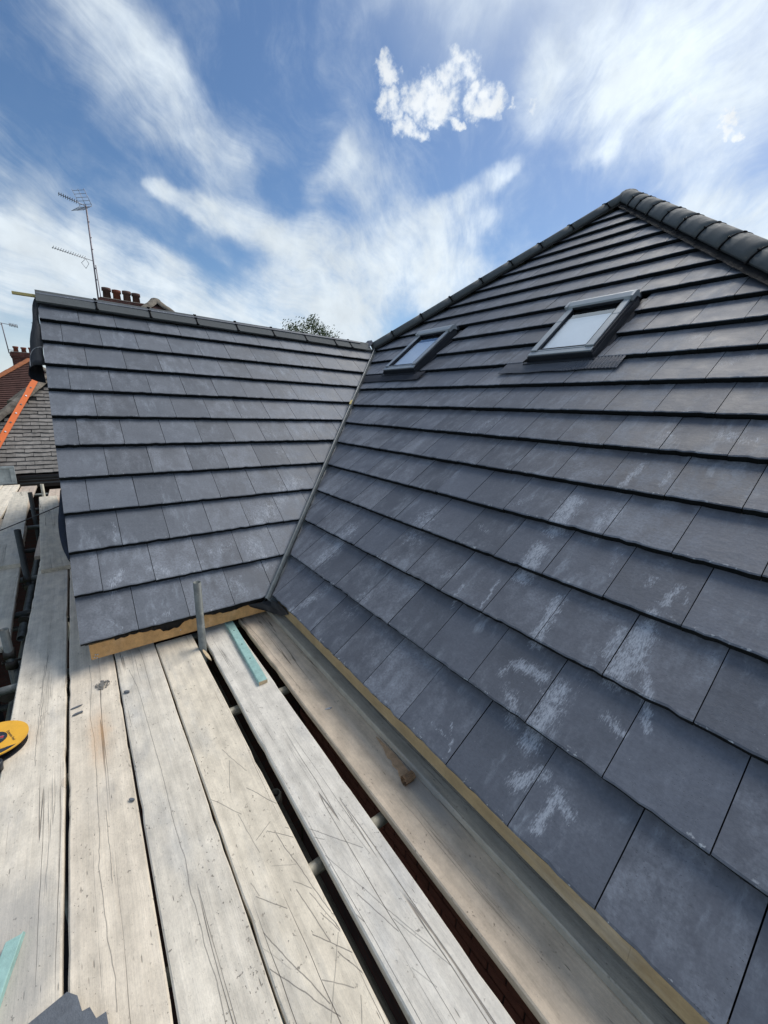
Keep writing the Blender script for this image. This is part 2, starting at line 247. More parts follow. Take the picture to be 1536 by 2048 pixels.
M['orange_ridge'] = simple('orange_clay', (.42, .16, .075), .85, var=.3, scale=9, bmp=.3, spec=.2)
M['old_tile'] = simple('old_clay_tile', (.25, .235, .215), .9, var=.4, scale=9, bmp=.5, spec=.2)
M['red_tile'] = simple('old_red_tile', (.115, .062, .052), .9, var=.45, scale=5, bmp=.5, spec=.2)
M['lichen'] = simple('lichen_hip', (.23, .20, .16), .95, var=.6, scale=9, bmp=.7, spec=.1)
M['gutter'] = simple('grey_gutter', (.10, .10, .10), .5, var=.3, scale=5, bmp=.1)
M['brown_paint'] = simple('brown_paint', (.09, .065, .055), .6, var=.4, scale=4, bmp=.1)
M['patio'] = simple('patio_slab', (.014, .0125, .012), .9, var=.3, scale=4, bmp=.3, spec=.2)  # near-black slab colour carries the shade below the platform
M['soil'] = simple('shaded_soil', (.010, .009, .008), 1, var=.5, scale=4, bmp=.4, spec=.1)  # shade under the scaffold is put into this very dark base
M['ground'] = simple('ground', (.05, .065, .03), 1, var=.5, scale=.4, bmp=.4, spec=.1)
M['render'] = simple('render_wall', (.42, .39, .34), .9, var=.15, scale=3, bmp=.2, spec=.2)
M['glass_far'] = simple('window_glass_far', (.03, .035, .04), .08, var=.1, bmp=0)
M['white_paint'] = simple('white_paint', (.7, .7, .68), .5, var=.06, bmp=0)
M['nail'] = simple('bright_nail', (.6, .6, .58), .3, 1, var=.1, bmp=0)
M['alu'] = simple('aluminium', (.30, .30, .32), .45, .8, var=.15, bmp=0)
M['mast'] = simple('mast', (.22, .19, .21), .5, .4, var=.2, bmp=0)
M['bark'] = simple('bark', (.06, .045, .035), .95, var=.4, bmp=.5)
M['yellow'] = simple('yellow_plastic', (.80, .42, .03), .38, var=.10, scale=18, bmp=.05)
M['reel_black'] = simple('reel_black', (.02, .025, .035), .3, var=.5, scale=30, bmp=0)
M['red_button'] = simple('red_button', (.5, .04, .06), .4, bmp=0)
M['slate_bit'] = simple('slate_bit', (.13, .145, .165), .65, var=.3, scale=30, bmp=.6)
M['mortar_bit'] = simple('mortar_bit', (.30, .29, .27), .9, var=.5, scale=60, bmp=1)
M['chipwood'] = simple('torn_wood', (.42, .28, .17), .85, var=.35, scale=40, bmp=.6)
M['palewood'] = simple('pale_splinter', (.62, .48, .30), .8, var=.2, scale=30, bmp=.4)
M['cable'] = simple('dark_cable', (.03, .03, .03), .6, var=.1, bmp=0)
M['smudge'] = simple('panel_weathered', (.36, .40, .40), .5, var=.4, scale=6, bmp=.1)
# scaffold tube: galvanised, dull, with cement splashes
def tube_material(name, col, splash=.4):
    m, n, b = material(name); oc, ov, rnd, _ = objco(n)
    geo = n.new('ShaderNodeNewGeometry'); P = geo.outputs['Position']
    a = n.noise(P, 14, 6, .65); c2 = n.noise(n.mul(P, (1, 1, .25)), 70, 4, .6); s2 = n.ss(n.noise(P, 22, 5, .7), .58, .68)
    col2 = n.v('SCALE', col, scale=n.m('MULTIPLY', n.ramp(a, .3, .7, .65, 1.3), n.ramp(c2, .3, .7, .85, 1.15)))
    n.put(b.inputs['Base Color'], n.mix(n.m('MULTIPLY', s2, splash), col2, (.45, .43, .38)))
    b.inputs['Metallic'].default_value = .25; n.put(b.inputs['Roughness'], n.ramp(a, .3, .7, .45, .65)); bump(n, b, c2, .25, .001)
    return m
M['tube'] = tube_material('galvanised_tube', (.17, .185, .175), .25)
M['tube_dark'] = tube_material('dark_tube', (.05, .055, .052), .08)
M['tube_pale'] = tube_material('splashed_tube', (.38, .36, .29), .8)
M['coupler'] = tube_material('rusty_coupler', (.08, .07, .06), .15)
# boards: bleached softwood, cracks along the grain, pits, knots, saw cuts
def wood(name, board=True, base=(.76, .70, .60), crack=1.0):
    m, n, b = material(name); oc, ov, rnd, tint = objco(n, 40)
    wv = n.v('SCALE', n.v('SUBTRACT', n.noise(n.mul(ov, (1.6, 6, 6)), 1, 3, .5, color=True), (.5, .5, .5)), scale=.022)
    g = n.v('ADD', ov, n.v('MULTIPLY', wv, (0, 1, 1)))
    rings = n.noise(n.mul(g, (.55, 34, 34)), 1, 5, .6, .3); fibre = n.noise(n.mul(g, (5, 240, 240)), 1, 3, .6)
    big = n.noise(n.mul(ov, (1, 3, 3)), 1.6, 5, .6); blot = n.noise(n.mul(ov, (1, 1.6, 1)), 9, 6, .65); fine = n.noise(ov, 120, 4, .7)
    lum = n.m('MULTIPLY', n.ramp(rings, .3, .7, .86, 1.09), n.ramp(fibre, .25, .75, .95, 1.05))
    lum = n.m('MULTIPLY', lum, n.ramp(fine, .3, .7, .93, 1.06)); lum = n.m('MULTIPLY', lum, n.ramp(blot, .3, .7, .80, 1.14))
    col = n.v('SCALE', base, scale=lum)
    col = n.mix('MULTIPLY' and n.m('MULTIPLY', n.ss(big, .50, .72), .55), col, n.v('SCALE', (.50, .50, .49), scale=lum))
    col = n.mix(1.0, col, tint, 'MULTIPLY')
    h = n.m('ADD', n.m('MULTIPLY', rings, .9), n.m('ADD', n.m('MULTIPLY', fibre, .3), n.m('ADD', n.m('MULTIPLY', fine, .5), n.m('MULTIPLY', n.noise(n.mul(ov, (.6, 1, 1)), 34, 4, .65), .9))))
    if not board:
        kd = n.vor(n.mul(ov, (1, 1, .6)), 2.3); col = n.mix(n.m('MULTIPLY', n.ss(kd, .075, .03), .7), col, (.16, .07, .03))
    if board:
        # long drying cracks: level lines of a much stretched noise, broken up
        ck = n.noise(n.mul(g, (.20, 11, 11)), 1, 3, .5); lw = n.ss(n.noise(n.mul(ov, (.7, 3, 1)), 1, 2, .5), .45, .56)
        line = n.m('MULTIPLY', n.ss(n.m('ABSOLUTE', n.m('SUBTRACT', ck, .5)), .0062, .0012), lw)
        ck2 = n.noise(n.mul(g, (.6, 45, 45)), 1, 2, .5)
        line2 = n.m('MULTIPLY', n.ss(n.m('ABSOLUTE', n.m('SUBTRACT', ck2, .5)), .02, .004), n.m('MULTIPLY', n.ss(n.noise(n.mul(ov, (1.1, 9, 1)), 1.3, 2), .57, .70), .35))
        nick = n.m('MULTIPLY', n.ss(n.vor(n.mul(g, (9, 70, 1)), 1), .13, .04), n.m('MULTIPLY', n.ss(n.noise(ov, 5, 2), .46, .6), .6))
        pit = n.m('MULTIPLY', n.ss(n.noise(n.mul(ov, (.8, 1, 1)), 85, 3, .6), .655, .70), n.ss(n.noise(ov, 6, 4, .65), .42, .60))
        kd = n.vor(n.mul(ov, (1, 2.2, 1)), 1.9); kn = n.ss(kd, .05, .035); kring = n.m('MULTIPLY', n.ss(n.m('ABSOLUTE', n.m('SUBTRACT', kd, .052)), .008, .0), .8)
        geo = n.new('ShaderNodeNewGeometry'); PP = n.v('MULTIPLY', geo.outputs['Position'], (1, 1, 0))
        wob = n.v('SCALE', n.v('SUBTRACT', n.noise(PP, 18, 2, .5, color=True), (.5, .5, .5)), scale=.008)
        PW = n.v('ADD', PP, n.v('MULTIPLY', wob, (1, 1, 0)))
        top = n.ss(n.sep(geo.outputs['Normal'])[2], .7, .9)
        cuts = None
        for a0, b0, a1, b1, s_ in SAW_CUTS:
            cuts = n.seq_max(cuts, PW, lambda Q: n.m('MULTIPLY', n.ss(n.capsule(Q, (a0, b0, 0), (a1, b1, 0)), .0021, .0005), s_))
        cuts = n.m('MULTIPLY', cuts, top)
        dark = n.maxes([line, line2, nick, n.m('MULTIPLY', pit, .75), n.m('MULTIPLY', kring, .5)])
        col = n.mix(n.m('MULTIPLY', kn, .35), col, n.v('MULTIPLY', col, (.72, .6, .5)))
        col = n.mix(n.m('MULTIPLY', dark, .72 * crack), col, (.13, .105, .085))
        col = n.mix(n.m('MULTIPLY', cuts, .72), col, (.10, .09, .085))
        # stains that stay where they are: rust mark and grey slurry, dusty grey patches
        rust = n.ss(n.v('LENGTH', n.v('MULTIPLY', n.v('SUBTRACT', n.v('ADD', PP, n.v('SCALE', wob, scale=5)), (.62, -1.125, 0)), (1, 4.0, 0))), .30, .0)
        rust = n.m('MULTIPLY', n.m('MULTIPLY', rust, n.ramp(rings, .35, .6, .3, 1)), n.ramp(blot, .3, .6, .3, 1))
        col = n.mix(n.m('MULTIPLY', rust, .85), col, (.58, .33, .15))
        grey = n.ss(n.v('LENGTH', n.v('MULTIPLY', n.v('SUBTRACT', n.v('ADD', PP, n.v('SCALE', wob, scale=14)), (1.45, -1.40, 0)), (1, 2.0, 0))), .36, .16)
        col = n.mix(n.m('MULTIPLY', grey, .6), col, (.35, .345, .33))
        damp = n.m('MULTIPLY', n.ss(n.v('LENGTH', n.v('MULTIPLY', n.v('SUBTRACT', PP, (1.75, -.03, 0)), (.55, 3.2, 0))), .17, .05), .6)
        col = n.mix(damp, col, (.22, .24, .26))
        h = n.m('SUBTRACT', h, n.m('MULTIPLY', dark, 2.2))
    n.put(b.inputs['Base Color'], col); b.inputs['Roughness'].default_value = .85; b.inputs['Specular IOR Level'].default_value = .25
    bump(n, b, h, .85, .0026)
    return m
M['board'] = wood('scaffold_board_wood')
M['fascia'] = wood('fresh_timber', False, (.37, .30, .195))
M['batten_teal'] = simple('teal_treated_batten', (.33, .52, .48), .8, var=.22, scale=22, bmp=.4, spec=.2)
M['batten_yellow'] = simple('yellow_batten', (.62, .50, .20), .7, var=.15, scale=12, bmp=.2)
# ------------------------------------------------------------------ object helpers
def link(name, me, parent=None, mats=None, label=None, cat=None, group=None, kind=None, mat=None):
    o = bpy.data.objects.new(name, me); COL.objects.link(o)
    if parent: o.parent = parent
    if mats and me is not None and not me.materials:
        for q in mats: me.materials.append(q)
    if mat is not None: o.matrix_local = mat
    for k, v in (('label', label), ('category', cat), ('group', group), ('kind', kind)):
        if v: o[k] = v
    return o
def thing(name, label, cat, group=None, loc=(0, 0, 0), rot=(0, 0, 0)):
    o = link(name, None, label=label, cat=cat, group=group); o.location = loc; o.rotation_euler = rot; o.empty_display_size = .1
    return o
def mesh(name, bm, smooth=False):
    bm.normal_update(); me = bpy.data.meshes.new(name); bm.to_mesh(me); bm.free()
    if smooth:
        for p in me.polygons: p.use_smooth = True
    return me
def box(bm, lo, hi, M4=None, bev=0, mi=0):
    r = bmesh.ops.create_cube(bm, size=1)
    lo = Vector(lo); hi = Vector(hi); c = (lo + hi) / 2; s = hi - lo
    for v in r['verts']: v.co = Vector((v.co.x * s.x, v.co.y * s.y, v.co.z * s.z)) + c
    fs = list({f for v in r['verts'] for f in v.link_faces}); vs = r['verts']
    if bev:
        rr = bmesh.ops.bevel(bm, geom=list({e for v in vs for e in v.link_edges}), offset=bev, segments=1, affect='EDGES')
        vs = list({v for f in rr['faces'] for v in f.verts} | {v for v in vs if v.is_valid}); fs = list({f for v in vs for f in v.link_faces})
    for f in fs: f.material_index = mi
    if M4 is not None:
        for v in vs: v.co = M4 @ v.co
    return vs
def tube(bm, pts, r, seg=12, hollow=0, caps=True, mi=0):
    pts = [Vector(p) for p in pts]; rings = []
    if not isinstance(r, (list, tuple)): r = [r] * len(pts)
    def frame(i):
        d = (pts[min(i + 1, len(pts) - 1)] - pts[max(i - 1, 0)]).normalized(); u = d.orthogonal().normalized()
        ref = Vector((0, 0, 1)) if abs(d.z) < .9 else Vector((1, 0, 0)); u = d.cross(ref).normalized(); return u, u.cross(d).normalized()
    for i, p in enumerate(pts):
        u, v = frame(i); rings.append([bm.verts.new(p + (u * math.cos(a) + v * math.sin(a)) * r[i]) for a in [2 * math.pi * k / seg for k in range(seg)]])
    fs = []
    for a, b in zip(rings, rings[1:]):
        for k in range(seg): fs.append(bm.faces.new((a[k], a[(k + 1) % seg], b[(k + 1) % seg], b[k])))
    if hollow:
        for idx, ring in ((0, rings[0]), (-1, rings[-1])):
            u, v = frame(0 if idx == 0 else len(pts) - 1); p = pts[idx]; q = pts[1] if idx == 0 else pts[-2]; d = (q - p).normalized()
            dep = min(.12, (q - p).length * .8); ri = r[idx] - hollow
            A = [bm.verts.new(p + (u * math.cos(t) + v * math.sin(t)) * ri) for t in [2 * math.pi * k / seg for k in range(seg)]]
            B = [bm.verts.new(w_.co + d * dep) for w_ in A]
            for k in range(seg):
                k2 = (k + 1) % seg
                f1 = (ring[k], A[k], A[k2], ring[k2]); f2 = (A[k], B[k], B[k2], A[k2])
                if idx == -1: f1 = f1[::-1]; f2 = f2[::-1]
                fs.append(bm.faces.new(f1)); fs.append(bm.faces.new(f2))
            fs.append(bm.faces.new(B if idx == -1 else B[::-1]))
    elif caps:
        fs.append(bm.faces.new(rings[0][::-1])); fs.append(bm.faces.new(rings[-1]))
    for f in fs: f.material_index = mi; f.smooth = len(f.verts) == 4
    return fs
def prism(bm, poly, d, mi=0):     # closed polygon (list of points) extruded by vector d
    a = [bm.verts.new(p) for p in poly]; b = [bm.verts.new(Vector(p) + Vector(d)) for p in poly]; n_ = len(a)
    f = [bm.faces.new(a[::-1]), bm.faces.new(b)]
    for i in range(n_): f.append(bm.faces.new((a[i], a[(i + 1) % n_], b[(i + 1) % n_], b[i])))
    for q in f: q.material_index = mi
    return f
def bmnew(): return bmesh.new()
def sheet(bm, pts, mi=0):
    f = bm.faces.new([bm.verts.new(p) for p in pts]); f.material_index = mi; return f
def cut(bm, co, no):              # keep the side the normal points away from
    bmesh.ops.triangulate(bm, faces=[f for f in bm.faces if len(f.verts) > 4])
    r = bmesh.ops.bisect_plane(bm, geom=bm.verts[:] + bm.edges[:] + bm.faces[:], plane_co=co, plane_no=no, clear_outer=True, dist=1e-6)
    ed = [e for e in r['geom_cut'] if isinstance(e, bmesh.types.BMEdge) and e.is_valid]
    if ed:
        try:
            rr = bmesh.ops.edgeloop_fill(bm, edges=ed, mat_nr=1)
        except Exception: pass
# ------------------------------------------------------------------ ground
bm = bmnew(); bmesh.ops.create_circle(bm, cap_ends=True, radius=900, segments=48)
for v in bm.verts: v.co.z = -5.45
link('ground', mesh('ground', bm), mats=[M['ground']], kind='structure')
# ------------------------------------------------------------------ the house
house = thing('house', 'house being re-roofed in new dark grey slate tiles with two rooflights', 'house', loc=(0, 0, 0))
G1, G2, TW, TH, TL = .327, .323, .3, .038, .40
U1, V1, N1 = Vector((1, 0, 0)), Vector((0, math.cos(P1), math.sin(P1))), Vector((0, -math.sin(P1), math.cos(P1)))
U2, V2, N2 = Vector((0, 1, 0)), Vector((-math.cos(P2), 0, math.sin(P2))), Vector((math.sin(P2), 0, math.cos(P2)))
O1, O2 = Vector((0, 0, 0)), Vector((0, 0, -.012))
APEX = Vector((-.32, 5.26, 4.26))
def slope_pt(s, u, v, n=0):
    O, U, V, Nn = (O1, U1, V1, N1) if s == 1 else (O2, U2, V2, N2)
    return O + U * u + V * v + Nn * n
def tile_bm(w_, L, th, rng, nseg=8, rough=1.0):
    bm = bmnew(); xs = [-w_ / 2 + w_ * i / nseg for i in range(nseg + 1)]
    j = [rng.uniform(-.0015, .0015) * rough for _ in xs]
    for i in range(len(xs)):
        if rng.random() < .22: j[i] += rng.uniform(.002, .006) * rough
    rows = []
    for (y, z, jy, jz) in ((.006, -th, 1.2, 0), (.001, -th * .55, .9, .001), (.0, -.0035, 1, .001), (.0065, 0, 1.5, 0)):
        rows.append([bm.verts.new((x, y + j[i] * jy + rng.uniform(-.001, .001) * rough, z + rng.uniform(-1, 1) * jz)) for i, x in enumerate(xs)])
    tb = [bm.verts.new((w_ / 2, L, 0)), bm.verts.new((-w_ / 2, L, 0))]; bb = [bm.verts.new((w_ / 2, L, -th)), bm.verts.new((-w_ / 2, L, -th))]
    for k in range(3):
        for i in range(nseg):
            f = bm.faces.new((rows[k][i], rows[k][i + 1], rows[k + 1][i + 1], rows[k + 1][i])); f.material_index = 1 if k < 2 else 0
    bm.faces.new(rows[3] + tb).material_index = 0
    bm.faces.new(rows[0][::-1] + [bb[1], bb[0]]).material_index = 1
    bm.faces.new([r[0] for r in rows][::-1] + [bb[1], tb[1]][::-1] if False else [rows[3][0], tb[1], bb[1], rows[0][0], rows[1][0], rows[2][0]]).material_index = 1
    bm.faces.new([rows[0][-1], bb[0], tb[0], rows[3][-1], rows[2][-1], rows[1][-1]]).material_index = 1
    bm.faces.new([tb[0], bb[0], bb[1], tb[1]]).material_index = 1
    return bm
TILES = [mesh('tile_%d' % i, tile_bm(TW - .0035, TL, TH, random.Random(i))) for i in range(12)]
HALF = [mesh('tile_half_%d' % i, tile_bm(TW / 2 - .0035, TL, TH, random.Random(50 + i), 4)) for i in range(3)]
def tile_matrix(s, u, v, rng, g, dn=0):
    O, U, V, Nn = (O1, U1, V1, N1) if s == 1 else (O2, U2, V2, N2)
    a = math.atan(TH / g); Vt = V * math.cos(a) - Nn * math.sin(a); Nt = Nn * math.cos(a) + V * math.sin(a)
    p = O + U * u + V * (v + rng.uniform(-.0018, .0018)) + Nn * (rng.uniform(-.0012, .0012) + dn)
    m4 = Matrix(((U.x, Vt.x, Nt.x, p.x), (U.y, Vt.y, Nt.y, p.y), (U.z, Vt.z, Nt.z, p.z), (0, 0, 0, 1)))
    return m4 @ Matrix.Rotation(rng.uniform(-.0022, .0022), 4, 'Z') @ Matrix.Rotation(rng.uniform(-.003, .003), 4, 'Y')
def lay_tile(parent, s, u, v, rng, g, planes, mats, extra, half=False, dn=0):
    src = rng.choice(HALF if half else TILES); m4 = tile_matrix(s, u, v, rng, g, dn); wd = (TW / 2 if half else TW)
    pts = [m4 @ Vector((x, y, 0)) for x in (-wd / 2, wd / 2) for y in (0, TL)]
    need = []
    for co, no in planes:
        d = [(p - co).dot(no) for p in pts]
        if min(d) > -1e-4: return
        if max(d) > 0: need.append((co, no))
    vis = any(in_view(p) for p in pts)
    if not need and vis:
        me = src
        if not me.materials:
            pass
        o = link('tile', bpy.data.meshes.get(src.name + mats[2]) or copy_mesh(src, src.name + mats[2], mats[:2]), parent, mat=m4)
    else:
        bm = bmnew(); bm.from_mesh(src)
        inv = m4.inverted()
        for co, no in need:
            lc = inv @ co; ln = (inv.to_3x3() @ no).normalized(); cut(bm, lc, ln)
            if not bm.faces: bm.free(); return
        if max(v_.co.y for v_ in bm.verts) < .02: bm.free(); return
        if vis:
            # slivers too small to see are not laid
            me = mesh('tile_cut', bm); me.materials.append(mats[0]); me.materials.append(mats[1]); link('tile', me, parent, mat=m4)
        else:
            for v_ in bm.verts: v_.co = m4 @ v_.co
            tmp = bpy.data.meshes.new('t'); bm.to_mesh(tmp); bm.free(); extra.from_mesh(tmp); bpy.data.meshes.remove(tmp)
def copy_mesh(src, name, mats):
    me = src.copy(); me.name = name
    for q in mats: me.materials.append(q)
    return me
# vertical cutting planes (normal points to the side that is removed)
c45 = math.sqrt(.5)
hipL = (APEX + Vector((.04, -.04, 0)), Vector((-c45, c45, 0)))       # removed: beyond the left hip
hipR = (APEX + Vector((-.04, -.04, 0)), Vector((c45, c45, 0)))
k2 = math.tan(P2) / math.tan(P1)
vdir = Vector((-1, k2, 0)).normalized(); vn = Vector((vdir.y, -vdir.x, 0)).normalized()   # horizontal normal of the valley, towards +x +y?
if vn.dot(Vector((1, 0, 0))) < 0: vn = -vn
vcut_main = (Vector((0, -.012, 0)) + vn * .028, -vn)                # main tiles live on the +vn side
vcut_wing = (Vector((0, -.012, 0)) + vn * .000, vn)
WIN = [(.40, 1.07, 2.90, 3.80), (-1.665, -.995, 2.90, 3.80)]
main_slope = link('roof_slope', None, house); main_slope['label'] = 'large tiled slope with two rooflights, rising to the peak'
bm = bmnew(); e = -.118
sheet(bm, [slope_pt(1, .0, .03, e), slope_pt(1, 4.9, .03, e), slope_pt(1, -.32, 6.72, e), slope_pt(1, -2.75, 3.62, e)])
def reparent_mesh(o, me, mats):
    return None
COL.objects.unlink(main_slope); bpy.data.objects.remove(main_slope)
main_slope = link('roof_slope', mesh('main_felt', bm), house, [M['felt']]); main_slope['label'] = 'large tiled slope with two rooflights, rising to the peak'
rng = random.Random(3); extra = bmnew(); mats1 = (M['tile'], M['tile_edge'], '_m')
for k in range(0, 21):
    off = 0 if k % 2 == 0 else .5
    for i in range(-24, 18):
        u = .367 + TW * (i + off + .5); v = k * G1; dn = 0
        if u < -3.1 and k < 11: continue
        if k == 0: v += .001; u -= .022
        planes = [hipL, hipR]
        if k < 12: planes.append(vcut_main)
        hit = None
        for (a0, a1, b0, b1) in WIN:
            if b0 < v + .05 and v < b1 - .02 and u + TW / 2 > a0 and u - TW / 2 < a1: hit = (a0, a1)
        if hit:
            if u - TW / 2 < hit[0] - .005: lay_tile(main_slope, 1, u, v, random.Random(k * 99 + i), G1, planes + [(slope_pt(1, hit[0], v), U1)], mats1, extra, dn=dn)
            if u + TW / 2 > hit[1] + .005: lay_tile(main_slope, 1, u, v, random.Random(k * 99 + i), G1, planes + [(slope_pt(1, hit[1], v), -U1)], mats1, extra, dn=dn)
        else: lay_tile(main_slope, 1, u, v, random.Random(k * 99 + i + 7), G1, planes, mats1, extra, dn=dn)
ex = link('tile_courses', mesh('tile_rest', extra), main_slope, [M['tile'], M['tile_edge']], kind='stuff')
# wing slope
bm = bmnew()
sheet(bm, [slope_pt(2, -1.15, .03, e), slope_pt(2, .0, .03, e), slope_pt(2, 2.75, 3.62, e), slope_pt(2, -1.15, 3.62, e)])
wing_slope = link('roof_slope', mesh('wing_felt', bm), house, [M['felt']]); wing_slope['label'] = 'smaller tiled slope of the wing, ending at the valley'
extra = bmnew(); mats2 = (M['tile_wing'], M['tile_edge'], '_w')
wtop = (Vector((-2.715, 0, 0)), Vector((-1, 0, 0)))
for m_ in range(0, 11):
    odd = m_ % 2; v = m_ * G2 if m_ < 11 else 3.49
    if odd: lay_tile(wing_slope, 2, -1.169 + TW / 4, v, random.Random(m_), G2, [vcut_wing, wtop], mats2, extra, half=True)
    for i in range(0, 15):
        u = -1.169 + TW * (i + .5 + .5 * odd)
        lay_tile(wing_slope, 2, u, v, random.Random(m_ * 77 + i), G2, [vcut_wing, wtop], mats2, extra, dn=-.014 if m_ == 11 else 0)
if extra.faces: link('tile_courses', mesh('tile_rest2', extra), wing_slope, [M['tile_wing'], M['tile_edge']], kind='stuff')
else: extra.free()
# slopes on the far sides, laid as plain courses
def courses(name, parent, pts_fn, n_c, mats):
    bm = bmnew()
    for k in range(n_c):
        a, b, c, d = pts_fn(k)                 # tail-left, tail-right, head-right, head-left (world), tails lifted
        nrm = (b - a).cross(d - a).normalized()
        prism(bm, [a, b, c, d], -nrm * .02)
    o = link(name, mesh(name, bm), parent, mats, kind='stuff'); return o
def back_wing(k):
    v = k * .33; t = math.tan(P2); x0 = -5.45 + v * math.cos(P2); z0 = -.012 + v * math.sin(P2); x1 = x0 + .36 * math.cos(P2); z1 = z0 + .36 * math.sin(P2) - .02
    yr = -1.169; ye = min(5.26, 5.26 - (-.32 - x0)) - .05
    return Vector((x0, ye, z0)), Vector((x0, yr, z0)), Vector((x1, yr, z1)), Vector((x1, ye, z1))
courses('tile_courses', house, back_wing, 11, [M['tile_wing']])
def back_left(k):
    v = k * .33; x0 = -5.58 + v * math.cos(P1); z0 = v * math.sin(P1); x1 = x0 + .36 * math.cos(P1); z1 = z0 + .36 * math.sin(P1) - .02
    ya = 5.26 - (-.32 - x0) + .08; ya = max(ya, 2.8 if z0 < 2.3 else ya)
    return Vector((x0, 13, z0)), Vector((x0, ya, z0)), Vector((x1, ya + .2, z1)), Vector((x1, 13, z1))
courses('tile_courses', house, back_left, 20, [M['tile']])
def back_right(k):
    v = k * .33; x0 = 4.94 - v * math.cos(P1); z0 = v * math.sin(P1); x1 = x0 - .36 * math.cos(P1); z1 = z0 + .36 * math.sin(P1) - .02
    ya = 5.26 - (x0 + .32) + .08
    return Vector((x0, ya, z0)), Vector((x0, 13, z0)), Vector((x1, 13, z1)), Vector((x1, ya + .2, z1))
courses('tile_courses', house, back_right, 20, [M['tile']])
# ridge and hip tiles with black dry-fix unions
def cover_mesh(name, prof, L, th, n=3):
    bm = bmnew(); rngr = random.Random(len(name))
    inner = [Vector((s * (1 - th / .14), z - th)) for s, z in prof]
    st = []
    for i in range(n + 1):
        y = L * i / n
        st.append(([bm.verts.new((s, y, z)) for s, z in prof], [bm.verts.new((q.x, y, q.y)) for q in inner]))
    for (a, ai), (b, bi) in zip(st, st[1:]):
        for k in range(len(prof) - 1):
            f = bm.faces.new((a[k], a[k + 1], b[k + 1], b[k])); f.smooth = prof is not RP
            bm.faces.new((ai[k + 1], ai[k], bi[k], bi[k + 1]))
        bm.faces.new((a[0], b[0], bi[0], ai[0])); bm.faces.new((a[-1], ai[-1], bi[-1], b[-1]))
    for (a, ai), flip in ((st[0], 0), (st[-1], 1)):
        for k in range(len(prof) - 1):
            q = (a[k], ai[k], ai[k + 1], a[k + 1]); bm.faces.new(q if not flip else q[::-1])
    bmesh.ops.recalc_face_normals(bm, faces=bm.faces)
    return mesh(name, bm)
RP = [(-.128, -.118), (-.10, -.092), (-.045, -.040), (-.020, -.012), (0, 0), (.020, -.012), (.045, -.040), (.10, -.092), (.128, -.118)]
HP = [(-.142, -.122), (-.126, -.080), (-.095, -.036), (-.050, -.010), (0, 0), (.050, -.010), (.095, -.036), (.126, -.080), (.142, -.122)]
HP2 = [(s_ * .86, z_ * .86) for s_, z_ in HP]
def grow(p, k): return [(s * (1 + k * 7), z + k) for s, z in p]
def frame_m(p, ydir):
    y = ydir.normalized(); x = y.cross(Vector((0, 0, 1))).normalized(); z = x.cross(y).normalized()
    return Matrix(((x.x, y.x, z.x, p.x), (x.y, y.y, z.y, p.y), (x.z, y.z, z.z, p.z), (0, 0, 0, 1)))
def union_mesh(prof, nm):
    bm = bmnew(); g = grow(prof, .004)
    tmp = cover_mesh('u', g, .014, .01, 1); bm.from_mesh(tmp); bpy.data.meshes.remove(tmp)
    for s, z in (g[0], g[2], g[4], g[6], g[8]):
        box(bm, (s - .009, -.008, z - .006), (s + .009, .022, z + .004), bev=.002)
    return mesh(nm, bm)
UR, UH, UH2 = union_mesh(RP, 'ridge_union'), union_mesh(HP, 'hip_union'), union_mesh(HP2, 'hip_union')
def line_cover(pts, prof, tname, uname, um):
    for i, (a, b) in enumerate(zip(pts, pts[1:])):
        a, b = Vector(a), Vector(b); L = (b - a).length
        mt = frame_m(a, b - a)
        o = link(tname, cover_mesh(tname, prof, L - .004, .016), house, [M['ridge']], mat=mt @ Matrix.Rotation(random.uniform(-.006, .006), 4, 'X'))
        if i: link(uname, um, house, [M['black']], mat=mt @ Matrix.Translation((0, -.008, 0)))
ys = [-1.175, -.701, -.22, .253, .717, 1.183, 1.645, 2.115, 2.378, 2.74]
line_cover([(-2.722, y, 2.392 - .004 * (y + 1.1)) for y in ys], RP, 'ridge_tile', 'ridge_union', UR)
hs = [.03, .30, .72, 1.10, 1.476, 1.866, 2.284, 2.70, 3.13, 3.46]
line_cover([(APEX.x - h * c45, APEX.y - h * c45, APEX.z - h * c45 * math.tan(P1) + .095) for h in hs], HP2, 'hip_tile', 'hip_union', UH2)
HP = [(s_ * .93, z_ * .90) for s_, z_ in HP]
hs = [.03, .48, .73, 1.11, 1.50, 1.87, 2.25, 2.63, 3.02, 3.40, 3.80, 4.2, 4.6, 5.0, 5.4, 5.8, 6.2, 6.6, 7.0, 7.4]
line_cover([(APEX.x + h * c45, APEX.y - h * c45, APEX.z - h * c45 * math.tan(P1) + .105) for h in hs], HP, 'hip_tile', 'hip_union', UH)
line_cover([(APEX.x, APEX.y + .05 + .44 * i, APEX.z + .10) for i in range(17)], RP, 'ridge_tile', 'ridge_union', UR)
bm = bmnew(); bmesh.ops.create_uvsphere(bm, u_segments=14, v_segments=8, radius=.125)
for v in bm.verts: v.co = Vector((v.co.x, v.co.y, v.co.z * .55)) + APEX + Vector((0, .02, .018))
link('hip_cap', mesh('hip_cap', bm, True), house, [M['ridge']])
